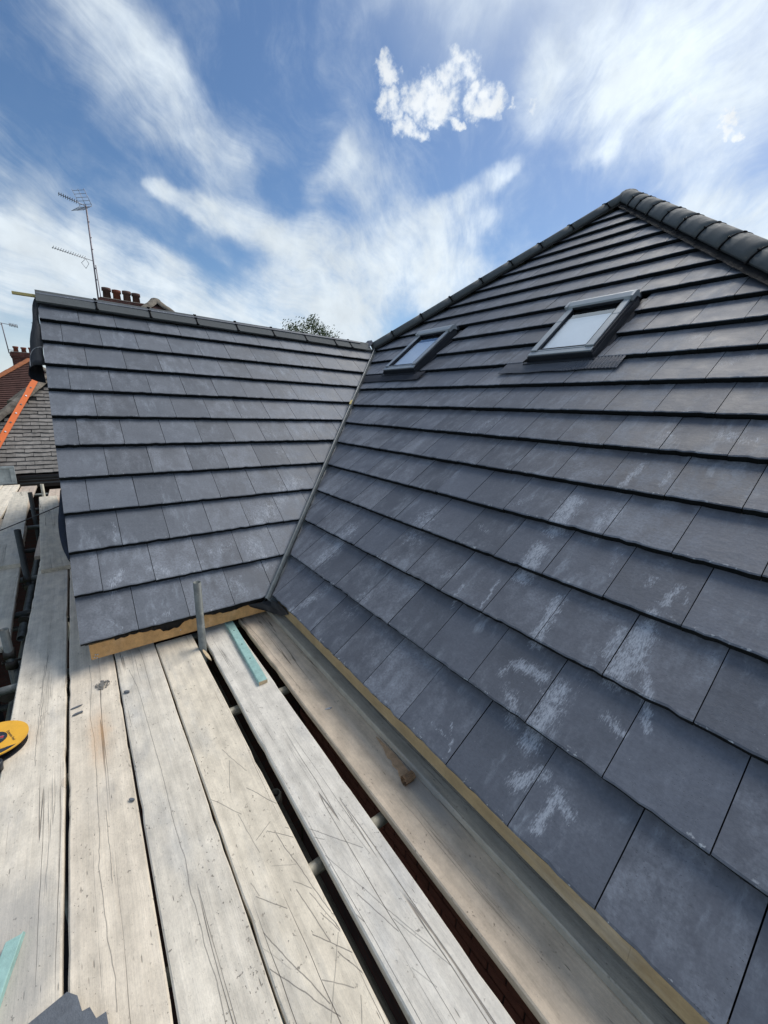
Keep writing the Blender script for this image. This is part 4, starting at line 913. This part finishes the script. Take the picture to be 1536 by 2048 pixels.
# ------------------------------------------------------------------ yellow cable reel
reel = thing('cable_reel', 'yellow and black cable reel lying at the left edge of the boards', 'cable reel', loc=(.435, -1.516, -.1985), rot=(R(-3), 0, 0)); reel.scale = (.82, .82, .82)
def disc(bm, r, z0, z1, seg=48, cx=0, cy=0, sy=1): tube(bm, [(cx, cy, z0), (cx, cy, z1)], r, seg)
bm = bmnew(); disc(bm, .150, .052, .060)
bmesh.ops.bevel(bm, geom=[e for e in bm.edges if abs(e.verts[0].co.z - .060) < 1e-5 and abs(e.verts[1].co.z - .060) < 1e-5], offset=.003, segments=2, affect='EDGES')
link('face_plate', mesh('face', bm), reel, [M['yellow']])
bm = bmnew(); disc(bm, .143, 0, .008); link('back_plate', mesh('back', bm), reel, [M['reel_black']])
bm = bmnew()
for i in range(5): tube(bm, [(math.cos(a) * .10, math.sin(a) * .10, .013 + .0085 * i) for a in [2 * math.pi * q / 32 for q in range(33)]], .0045, 6)
link('cable', mesh('reel_cable', bm), reel, [M['orange_ridge'] if False else M['cable']])
bm = bmnew(); disc(bm, .058, .060, .0625); hub = link('hub', mesh('hub', bm), reel, [M['reel_black']])
bm = bmnew(); disc(bm, .008, .0625, .067, 20, .004, .036); link('reset_button', mesh('btn', bm), hub, [M['red_button']])
bm = bmnew()
tube(bm, [(.004 + math.cos(a) * .012, .036 + math.sin(a) * .012, .0635) for a in [q / 20 * 4.6 + 2.3 for q in range(21)]], .0016, 6)
tube(bm, [(.030 + q * .003, .0 - .010 * math.sin(q * .5), .0635) for q in range(8)], .0015, 6); box(bm, (.036, .022, .0625), (.046, .028, .0645))
link('hub_print', mesh('hub_print', bm), hub, [M['print']])
bm = bmnew()                                         # black lower segment of the label
seg_pts = []
for a in [R(-4 - 3.4 * q) for q in range(26)]: seg_pts.append((math.cos(a) * .1405, math.sin(a) * .1405))
P_ = [(y, x) for x, y in []]
def arc_seg(bm, a0, a1, r0, r1, z0, z1, n_=24):
    for q in range(n_):
        t0, t1 = a0 + (a1 - a0) * q / n_, a0 + (a1 - a0) * (q + 1) / n_
        prism(bm, [(math.cos(t0) * r0, math.sin(t0) * r0, z0), (math.cos(t0) * r1, math.sin(t0) * r1, z0), (math.cos(t1) * r1, math.sin(t1) * r1, z0), (math.cos(t1) * r0, math.sin(t1) * r0, z0)], (0, 0, z1 - z0))
def chord_seg(bm, a0, a1, r, z0, z1):
    P_ = [(math.cos(a0 + (a1 - a0) * q / 30) * r, math.sin(a0 + (a1 - a0) * q / 30) * r, z0) for q in range(31)]; prism(bm, P_, (0, 0, z1 - z0))
chord_seg(bm, R(-46), R(46), .141, .0602, .0612)
link('label_band', mesh('band', bm), reel, [M['reel_black']])
def text_obj(name, s, size, parent, mat, loc, rot, ext=.0004):
    cu = bpy.data.curves.new('t', 'FONT'); cu.body = s; cu.size = size; cu.extrude = ext; cu.align_x = 'CENTER'; cu.align_y = 'CENTER'
    t = bpy.data.objects.new('t', cu); COL.objects.link(t); dg = bpy.context.evaluated_depsgraph_get(); me = bpy.data.meshes.new_from_object(t.evaluated_get(dg))
    bpy.data.objects.remove(t); me.name = name; me.materials.clear(); me.materials.append(mat)
    o = link(name, me, parent); o.location = loc; o.rotation_euler = rot; return o
text_obj('lettering', 'Extension Reel', 0.0185, reel, M['reel_black'], (.006, .074, .0606), (0, 0, R(20)))
bm = bmnew(); [box(bm, (.108, -.03 + .013 * q_, .0613), (.124 - .004 * (q_ % 2), -.022 + .013 * q_, .0618)) for q_ in range(5)]; box(bm, (.1005, -.06, .0613), (.1025, .06, .0618))
link('band_print', mesh('band_print', bm), reel, [M['yellow']])
bm = bmnew(); box(bm, (-.005, -.055, .06), (.03, .0, .0606)) if False else None; tube(bm, [(.192, .03, .0), (.192, .03, .055)], .026, 24, hollow=.008); link('handle', mesh('handle', bm), reel, [M['reel_black']])
# ------------------------------------------------------------------ batten, cable, rag at the gable
bm = bmnew(); box(bm, (-.020, -.10, -.024), (.020, .30, .0), bev=.001)
o = link('ridge_batten', mesh('ridge_batten', bm), house, [M['batten_yellow']]); o.location = (-2.72, -1.245, 2.345); o['label'] = 'yellow batten end poking out of the ridge'
bm = bmnew(); prv = None; rr = random.Random(8)
for i in range(14):
    t = i / 13; x = -.93 + t * .45; z0 = -x * math.tan(P2) - .045; dep = .03 + .09 * math.sin(t * math.pi) ** .7 * (1 + .3 * math.sin(t * 11)); out = .006 + .035 * math.sin(t * math.pi)
    row = [bm.verts.new((x, -1.166, z0)), bm.verts.new((x, -1.168 - out, z0 - dep * .5)), bm.verts.new((x, -1.160 - out * .6, z0 - dep))]
    if prv:
        for k in range(2): bm.faces.new((prv[k], prv[k + 1], row[k + 1], row[k]))
    prv = row
bmesh.ops.solidify(bm, geom=bm.faces[:], thickness=.003); o = link('verge_rag', mesh('rag', bm, True), house, [M['navy']]); o['label'] = 'navy blue membrane scrap below the wing verge'
bm = bmnew(); tube(bm, [Vector((-1.6, -1.17, .515)).lerp(Vector((-1.75, -2.9, -.06)), t / 12) - Vector((0, 0, .05 * math.sin(t / 12 * math.pi))) for t in range(13)], .0045, 6)
link('cable', mesh('cable', bm), mats=[M['cable']], label='thin dark cable strung from the gable across the left boards', cat='cable')
# ------------------------------------------------------------------ neighbouring house with plain tiled roof
M['chimney'] = brick_tex('chimney_brick', (.17, .062, .045), (.11, .045, .038), (.16, .12, .10))
nb = thing('neighbour_house', 'house with an old mossy plain tile roof seen past the gable on the left', 'house', loc=(0, 0, 0))
ON = Vector((-7.30, 0, -.02)); A45 = R(45)
VN, NN, UN = Vector((-math.cos(A45), 0, math.sin(A45))), Vector((math.sin(A45), 0, math.cos(A45))), Vector((0, 1, 0))
def npt(u, v, n_=0): return ON + UN * u + VN * v + NN * n_
PK_U, PK_V = -1.41, 2.50; slopeV = PK_V
def in_hip(u, v): return (u > PK_U - (PK_V - v) * .707 and u < PK_U + (PK_V - v) * .707 + 3.2)
bm = bmnew(); sheet(bm, [npt(PK_U - PK_V * .707, 0, -.02), npt(PK_U + PK_V * .707 + .2, 0, -.02), npt(PK_U + .2, PK_V, -.02), npt(PK_U, PK_V, -.02)])
sl = link('roof_slope', mesh('nb_felt', bm), nb, [M['felt']])
def plain_tile(i):
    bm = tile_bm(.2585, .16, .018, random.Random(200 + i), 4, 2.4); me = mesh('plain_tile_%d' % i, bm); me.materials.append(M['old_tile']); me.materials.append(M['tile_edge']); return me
PT = [plain_tile(i) for i in range(8)]; rr = random.Random(12)
for k in range(25):
    for i in range(0, 18):
        u = -3.2 + .265 * (i + (.5 if k % 2 else 0)); v = .1 * k
        if u - .1 < PK_U - (PK_V - v) * .707 or u + .05 > PK_U + .2 + (PK_V - v) * .707: continue
        a = math.atan(.019 / .1); Vt = VN * math.cos(a) - NN * math.sin(a); Nt = NN * math.cos(a) + VN * math.sin(a)
        p = npt(u + rr.uniform(-.004, .004), v + rr.uniform(-.004, .004), rr.uniform(-.002, .004))
        if not in_view(p, 30) or u > -.9:
            continue
        m4 = Matrix(((UN.x, Vt.x, Nt.x, p.x), (UN.y, Vt.y, Nt.y, p.y), (UN.z, Vt.z, Nt.z, p.z), (0, 0, 0, 1))) @ Matrix.Rotation(rr.uniform(-.02, .02), 4, 'Z')
        link('tile', rr.choice(PT), sl, mat=m4)
bm = bmnew()                                          # rest of that slope, behind the wing
for k in range(25):
    u1 = PK_U + .2 + (PK_V - .1 * k) * .707
    if u1 > -.85: prism(bm, [npt(-.85, .1 * k, 0), npt(u1, .1 * k, 0), npt(u1, .1 * k + .12, -.014), npt(-.85, .1 * k + .12, -.014)], -NN * .012)
link('tile_courses', mesh('nb_rest', bm), sl, [M['old_tile']], kind='stuff')
# hip tiles on the left hip, lichen grey, and on the right one
def bonnet(bm_, a, b, r, seg=8):
    mt = frame_m(a, b - a); L = (b - a).length; pv = None
    for s in (0, L):
        row = [bm_.verts.new(mt @ Vector((math.cos(t) * r, s, math.sin(t) * r * .62 + (.012 if s == 0 else 0)))) for t in [math.pi * q / seg for q in range(seg + 1)]]
        if pv:
            for q in range(seg): bm_.faces.new((pv[q], row[q], row[q + 1], pv[q + 1]))
        else: bm_.faces.new(row[::-1])
        pv = row
    bm_.faces.new(pv)
def hip_run(a, b, n_, r, parent, mat, name='hip_tile'):
    a, b = Vector(a), Vector(b)
    for i in range(n_):
        bm_ = bmnew(); bonnet(bm_, a.lerp(b, i / n_), a.lerp(b, (i + 1.08) / n_), r * random.uniform(.96, 1.04)); bmesh.ops.recalc_face_normals(bm_, faces=bm_.faces); link(name, mesh(name, bm_), parent, [M[mat]])
hip_run(npt(PK_U, PK_V, .0), npt(PK_U - PK_V * .707, 0, .0), 10, .115, nb, 'lichen'); hip_run(npt(PK_U + .2, PK_V, 0), npt(PK_U + .2 + PK_V * .707, 0, 0), 10, .115, nb, 'lichen')
hip_run(npt(PK_U + .2, PK_V, .02), npt(PK_U, PK_V, .02), 1, .115, nb, 'lichen')
bm = bmnew(); z0 = -.02
ridge_l, ridge_r = npt(PK_U, PK_V, -.03), npt(PK_U + .2, PK_V, -.03); back = Vector((-4.5, 0, 0))
sheet(bm, [npt(PK_U - PK_V * .707, 0, -.02), ridge_l, ridge_l + back, npt(PK_U - PK_V * .707, 0, -.02) + back + Vector((-2, 0, 0))])
sheet(bm, [npt(PK_U + .2 + PK_V * .707, 0, -.02), ridge_r, ridge_r + back, npt(PK_U + .2 + PK_V * .707, 0, -.02) + back + Vector((-2, 0, 0))])
sheet(bm, [ridge_l, ridge_r, ridge_r + back, ridge_l + back])
link('roof_slope', mesh('nb_back', bm), nb, [M['old_tile']])
bm = bmnew(); box(bm, (-13.5, -3.0, -5.45), (-7.62, .45, -.12)); link('wall', mesh('nb_wall', bm), nb, [M['wall_brick']])
bm = bmnew(); box(bm, (-7.36, -3.2, -.30), (-7.33, .6, -.06)); link('fascia_board', mesh('nb_f', bm), nb, [M['brown_paint']])
bm = bmnew(); pv = None
for y in (-1.98, .6):
    row = [bm.verts.new((-7.27 + math.cos(t) * .055, y, -.075 + math.sin(t) * .055)) for t in [math.pi + math.pi * q / 8 for q in range(9)]]
    if pv:
        for q in range(8): bm.faces.new((pv[q], row[q], row[q + 1], pv[q + 1]))
    pv = row
bmesh.ops.solidify(bm, geom=bm.faces[:], thickness=.004); link('gutter', mesh('gutter', bm), nb, [M['gutter']])
bm = bmnew(); box(bm, (-7.24, -1.99, -.148), (-7.225, .6, -.135)); box(bm, (-7.24, -1.99, -.215), (-7.21, .6, -.19)); link('gutter_bracket', mesh('gb', bm), nb, [M['gutter']])
# grey framed panel leaning at the end of the platform
pn = thing('framed_panel', 'grey framed weathered panel standing at the far left end of the boards', 'panel', loc=(-6.98, -2.27, -.16), rot=(0, R(-6), R(4)))
def pbox(nm, lo, hi, mat):
    bm_ = bmnew(); box(bm_, lo, hi, bev=.004); link(nm, mesh(nm, bm_), pn, [M[mat]])
pbox('frame', (-.02, -.30, 0), (.02, .27, .045), 'smudge'); pbox('frame', (-.02, -.30, .28), (.02, .27, .325), 'smudge'); pbox('frame', (-.02, .20, .045), (.02, .27, .28), 'smudge'); pbox('frame', (-.02, -.30, .045), (.02, -.25, .28), 'smudge'); pbox('pane', (-.012, -.25, .045), (.004, .20, .28), 'smudge')
# orange ladder lying up the neighbour roof
lad = thing('ladder', 'bright orange ladder leaning up the mossy neighbouring roof', 'ladder')
M['orange'] = simple('orange_fibreglass', (.78, .155, .02), .55, var=.14, scale=9, bmp=.15)
LA, LB = Vector((-7.02, -2.50, -.05)), Vector((-8.80, -1.50, 1.86)); dirL = (LB - LA).normalized()
sideL = Vector((-.45, .02, 0)); sideL = (sideL - dirL * sideL.dot(dirL)).normalized() * .34
nl = dirL.cross(sideL).normalized()
def lad_box(nm, c0, c1, wv, hv, mat, bev=0):
    bm_ = bmnew(); P_ = [c0 - wv - hv, c0 + wv - hv, c0 + wv + hv, c0 - wv + hv]; prism(bm_, P_, c1 - c0); bmesh.ops.recalc_face_normals(bm_, faces=bm_.faces); return link(nm, mesh(nm, bm_), lad, [M[mat]])
lad_box('stile', LA, LB, sideL.normalized() * .013, nl * .048, 'orange'); 
off2 = sideL + nl * .06
lad_box('stile', LA + off2, LB + off2, sideL.normalized() * .013, nl * .040, 'orange')
for i in range(11):
    p = LA.lerp(LB, .05 + .088 * i); bm_ = bmnew(); tube(bm_, [p - sideL.normalized() * .022, p + off2 + sideL.normalized() * .02], .015, 10); link('rung', mesh('rung', bm_), lad, [M['alu'] if i % 2 == 0 else M['reel_black']])
# second house behind: peak with lichen hips and the chimney with four pots
h2 = thing('background_house', 'house behind the ridge with a four pot chimney and lichened roof peak', 'house')
pk = Vector((-12.3, 1.42, 4.34)); bw = 3.4
base = [Vector((pk.x + bw, pk.y - bw, pk.z - 3.1)), Vector((pk.x + bw, pk.y + bw, pk.z - 3.1)), Vector((pk.x - 7, pk.y + bw, pk.z - 3.1)), Vector((pk.x - 7, pk.y - bw, pk.z - 3.1))]; pk2 = pk + Vector((-3, 0, 0))
bm = bmnew(); sheet(bm, [base[0], base[1], pk]); link('roof_slope', mesh('h2f', bm), h2, [M['red_tile']])
bm = bmnew(); sheet(bm, [base[1], base[2], pk2, pk]); sheet(bm, [base[3], base[0], pk, pk2]); sheet(bm, [base[2], base[3], pk2]); link('roof_slope', mesh('h2s', bm), h2, [M['red_tile']])
hip_run(pk, base[0], 14, .15, h2, 'lichen'); hip_run(pk, base[1], 14, .15, h2, 'lichen'); hip_run(pk, pk2, 8, .15, h2, 'lichen')
bm = bmnew(); box(bm, (-18.5, -1.6, -5.45), (-9.3, 4.5, 1.25)); link('wall', mesh('h2w', bm), h2, [M['chimney']])
def chimney(parent, x0, x1, y0, y1, zb, zt, pots, pot_h, pot_r):
    bm_ = bmnew(); box(bm_, (x0, y0, zb), (x1, y1, zt - .28)); box(bm_, (x0 - .03, y0 - .03, zt - .28), (x1 + .03, y1 + .03, zt - .205)); box(bm_, (x0 - .055, y0 - .055, zt - .204), (x1 + .055, y1 + .055, zt - .05)); box(bm_, (x0 - .03, y0 - .03, zt - .049), (x1 + .03, y1 + .03, zt - .001))
    ch = link('chimney', mesh('chimney', bm_), parent, [M['chimney']])
    bm_ = bmnew(); box(bm_, (x0 - .01, y0 - .01, zt), (x1 + .01, y1 + .01, zt + .03), bev=.01); link('flaunching', mesh('fl', bm_), ch, [M['mortar']])
    for i, (py, mt) in enumerate(pots):
        bm_ = bmnew(); h = pot_h * (1 - .06 * (i % 2)); tube(bm_, [((x0 + x1) / 2, py, zt + .02), ((x0 + x1) / 2, py, zt + h * .72), ((x0 + x1) / 2, py, zt + h * .74), ((x0 + x1) / 2, py, zt + h)], [pot_r, pot_r * .9, pot_r * 1.14, pot_r * 1.12], 16, hollow=pot_r * .2)
        link('chimney_pot', mesh('pot', bm_), ch, [M[mt]])
chimney(h2, -12.95, -12.5, .02, 1.16, 2.2, 4.24, [(.21, 'dark_pot'), (.46, 'terracotta'), (.72, 'dark_pot'), (.96, 'dark_pot')], .33, .105)
# third house, far left: dark red roof, orange hip, chimney with three pots
h3 = thing('far_house', 'far house on the left with dark red roof, orange hip tiles and three pot chimney', 'house')
pk = Vector((-23.2, -2.36, 3.02)); bw = 3.4; dz_ = 2.75
base = [Vector((pk.x + bw, pk.y - bw, pk.z - dz_)), Vector((pk.x + bw, pk.y + bw, pk.z - dz_)), Vector((pk.x - 7, pk.y + bw, pk.z - dz_)), Vector((pk.x - 7, pk.y - bw, pk.z - dz_))]; pk2 = pk + Vector((-3, 0, 0))
bm = bmnew(); sheet(bm, [base[0], base[1], pk]); sheet(bm, [base[1], base[2], pk2, pk]); sheet(bm, [base[3], base[0], pk, pk2]); sheet(bm, [base[2], base[3], pk2]); rs = link('roof_slope', mesh('h3r', bm), h3, [M['red_tile']])
bm = bmnew(); dv = (base[1] - base[0]); nfront = (base[1] - base[0]).cross(pk - base[0]).normalized()
if nfront.x < 0: nfront = -nfront
for k in range(34):
    t = k / 34; t2 = (k + 1.15) / 34; a, b_, c, d = base[0].lerp(pk, t), base[1].lerp(pk, t), base[1].lerp(pk, min(t2, 1)), base[0].lerp(pk, min(t2, 1))
    prism(bm, [a + nfront * .045, b_ + nfront * .045, c + nfront * .01, d + nfront * .01], -nfront * .03)
link('tile_courses', mesh('h3c', bm), rs, [M['red_tile']], kind='stuff')
hip_run(pk, base[0], 14, .15, h3, 'orange_ridge'); hip_run(pk, base[1], 14, .13, h3, 'lichen'); hip_run(pk, pk2, 8, .13, h3, 'orange_ridge')
bm = bmnew(); box(bm, (-30, -5.4, -5.45), (-20.3, .7, .3)); link('wall', mesh('h3w', bm), h3, [M['chimney']])
chimney(h3, -25.9, -25.2, -3.10, -2.15, .6, 3.48, [(-2.92, 'terracotta'), (-2.62, 'terracotta'), (-2.33, 'terracotta')], .30, .10)
# ------------------------------------------------------------------ aerials
def rod(bm_, a, b, r=.006, seg=5): tube(bm_, [a, b], r, seg)
ae = thing('tv_aerial', 'tall television aerial mast with two antennas beside the four pot chimney', 'aerial')
bm = bmnew(); mx_, my_ = -13.0, .004; rod(bm, (mx_, my_, 3.3), (mx_, my_, 6.70), .020, 8); rod(bm, (mx_ + .02, my_ + .09, 3.3), (mx_ + .01, my_ + .045, 5.20), .013, 6)
for z in (4.3, 4.8, 5.1, 5.6, 5.9, 6.3): rod(bm, (mx_, my_ - .012, z), (mx_, my_ + .035, z + .01), .018, 5)
link('mast', mesh('mast', bm), ae, [M['mast']])
bm = bmnew(); a, b_ = Vector((mx_, my_, 6.69)), Vector((-12.93, -.60, 6.79)); rod(bm, a, b_, .010); d = (b_ - a); perp = Vector((.16, .01, .02))
for i in range(9): p = a.lerp(b_, .35 + .078 * i); rod(bm, p - perp * .62, p + perp * .62, .007, 4); rod(bm, p + Vector((0, 0, -.03)), p + Vector((0, 0, .035)), .006, 4)
for sgn, hgt, lean in ((1, .38, -.16), (-1, .17, -.24)):
    for q in range(5):
        t = (q + .6) / 5; c = a + Vector((-.01, .02 + lean * t * 1.0, sgn * hgt * t)); rod(bm, c + Vector((-.14, -.13, 0)), c + Vector((.14, .13, 0)), .006, 4)
    for w_ in (-1, 0, 1): c = Vector((.14, .13, 0)) * w_; rod(bm, a + c, a + c + Vector((-.01, .02 + lean, sgn * hgt)), .006, 4)
link('antenna', mesh('antenna', bm), ae, [M['alu']])
bm = bmnew(); a, b_ = Vector((mx_, my_, 5.30)), Vector((-12.6, -.92, 5.33)); rod(bm, a, b_, .009)
for i in range(14): p = a.lerp(b_, .22 + .058 * i); rod(bm, p + Vector((-.09, -.02, .0)), p + Vector((.09, .02, .03)), .006, 4)
c = a.lerp(b_, .22)
P_ = [c + Vector(q) for q in ((.05, .02, -.02), (.06, .08, -.14), (-.02, .0, -.26), (-.03, -.09, -.13))]
for i in range(4): rod(bm, P_[i], P_[(i + 1) % 4], .006, 4)
link('antenna', mesh('antenna2', bm), ae, [M['alu']])
ae = thing('tv_aerial', 'small aerial on a bent bracket at the left edge, by the three pot chimney', 'aerial')
bm = bmnew(); rod(bm, (-25.85, -3.22, 3.45), (-26.0, -3.31, 4.86), .022, 6); rod(bm, (-25.85, -3.22, 3.47), (-25.85, -3.0, 3.46), .02, 6); rod(bm, (-25.84, -3.22, 3.62), (-25.84, -3.0, 3.60), .015, 6); link('mast', mesh('mast2', bm), ae, [M['mast']])
bm = bmnew(); a, b_ = Vector((-26.1, -3.75, 4.93)), Vector((-25.9, -2.72, 4.78)); rod(bm, a, b_, .014)
for i in range(6): p = a.lerp(b_, .72 + .055 * i); rod(bm, p + Vector((-.1, 0, -.06)), p + Vector((.1, 0, .07)), .015, 4)
rod(bm, a.lerp(b_, .2) + Vector((0, 0, -.07)), a.lerp(b_, .45) + Vector((0, 0, -.07)), .012, 4)
link('antenna', mesh('antenna3', bm), ae, [M['alu']])
ae = thing('tv_aerial', 'tip of an aerial sticking out left of the hanging grey membrane', 'aerial')
bm = bmnew(); rod(bm, (-18.2, -1.85, 4.05), (-18.2, -1.0, 3.98), .012); rod(bm, (-18.2, -1.75, 3.66), (-18.2, -1.0, 3.66), .012); rod(bm, (-18.2, -1.0, 0), (-18.2, -1.0, 4.05), .02)
link('antenna', mesh('antenna4', bm), ae, [M['alu']])
# ------------------------------------------------------------------ tree
tree = thing('tree', 'leafy green tree top showing above the wing ridge', 'tree', loc=(-17.2, 9.1, 0))
bm = bmnew(); rr = random.Random(21); tips = []
tube(bm, [(0, 0, -5.45), (.1, 0, -2), (0, .1, 1.2), (-.1, .1, 3.2), (.05, 0, 4.7)], [.28, .22, .16, .09, .03], 9)
for i in range(46):
    z = rr.uniform(.6, 4.6); a = rr.random() * 6.28; L = (1.0 + .6 * rr.random()) * (1 - max(0, z - 3.2) * .30)
    p = Vector((0, .05, z)); q = p + Vector((math.cos(a) * L * .6, math.sin(a) * L * .6, L * .45)); e_ = q + Vector((math.cos(a) * L * .4, math.sin(a) * L * .4, L * .35 + rr.uniform(-.1, .15)))
    tube(bm, [p, q, e_], [.035, .02, .008], 5); tips += [q, e_, q.lerp(e_, .5)]
for q in ((.1, .15, 5.45), (-.1, .5, 5.30), (.1, -.15, 5.3), (0, -.95, 5.12), (0, .85, 5.15), (.0, .25, 5.62), (0, -.6, 5.15), (.1, .55, 5.05), (0, 1.05, 4.95)): tips += [Vector(q)] * 2; tube(bm, [(0, .05, 4.2), (q[0], q[1], q[2])], [.03, .006], 5)
link('trunk', mesh('trunk', bm), tree, [M['bark']])
m, n, b = material('leaf'); oi = n.new('ShaderNodeNewGeometry'); f = n.noise(oi.outputs['Position'], 3.5, 3, .6); f2 = oi.outputs['Random Per Island']
c_ = n.mix(n.ramp(f, .35, .65), (.035, .065, .018), (.085, .13, .035)); c_ = n.mix(n.m('MULTIPLY', f2, .5), c_, (.14, .17, .06)); n.put(b.inputs['Base Color'], c_); b.inputs['Roughness'].default_value = .6
M['leaf'] = m
bm = bmnew()
for t in tips:
    for q in range(75):
        p = t + Vector((rr.gauss(0, .20), rr.gauss(0, .20), rr.gauss(0, .17))); s = rr.uniform(.025, .05)
        d = Vector((rr.gauss(0, 1), rr.gauss(0, 1), rr.gauss(0, 1))).normalized(); e1 = d.orthogonal().normalized(); e2 = d.cross(e1)
        bm.faces.new([bm.verts.new(p + e1 * s * 1.7), bm.verts.new(p + e2 * s * .6), bm.verts.new(p - e1 * s * 1.4), bm.verts.new(p - e2 * s * .6)])
cr = link('crown', mesh('crown', bm), tree, [M['leaf']], kind='stuff')
# membrane print: ring and initial laid onto the curved sheet
from mathutils.bvhtree import BVHTree
mm = mem.data; bv = BVHTree.FromPolygons([v.co.copy() for v in mm.vertices], [tuple(p.vertices) for p in mm.polygons])
RC = Vector((-2.10, -1.195, 1.735)); H_ = Vector((.12, .99, 0)).normalized(); V_ = Vector((.35, 0, .94)).normalized(); DR = H_.cross(V_).normalized()
if DR.x > 0: DR = -DR
def on_sheet(p):
    h = bv.ray_cast(p - DR * 1.2, DR); return (h[0] - DR * .004) if h[0] is not None else None
bm = bmnew()
pts = [on_sheet(RC + H_ * math.cos(a) * .066 + V_ * math.sin(a) * .066) for a in [R(60 + 6 * q) for q in range(41)]]
run = []
for p in pts + [None]:
    if p is None or (run and (p - run[-1]).length > .05):
        if len(run) > 2: tube(bm, run, .003, 5)
        run = []
    if p is not None: run.append(p)
if bm.faces: link('printed_ring', mesh('printed_ring', bm), mem, [M['print']])
else: bm.free()
bm = bmnew()
for a_, b_ in (((-.045, .03), (-.03, -.03)), ((-.03, -.03), (-.012, .03))):
    q = [on_sheet(RC + H_ * (a_[0] + (b_[0] - a_[0]) * t / 4) + V_ * (a_[1] + (b_[1] - a_[1]) * t / 4)) for t in range(5)]
    q = [p for p in q if p is not None]
    if len(q) > 2 and max((q[i_ + 1] - q[i_]).length for i_ in range(len(q) - 1)) < .06: tube(bm, q, .0045, 5)
if bm.faces: link('printed_letter', mesh('printed_letter', bm), mem, [M['print']])
else: bm.free()
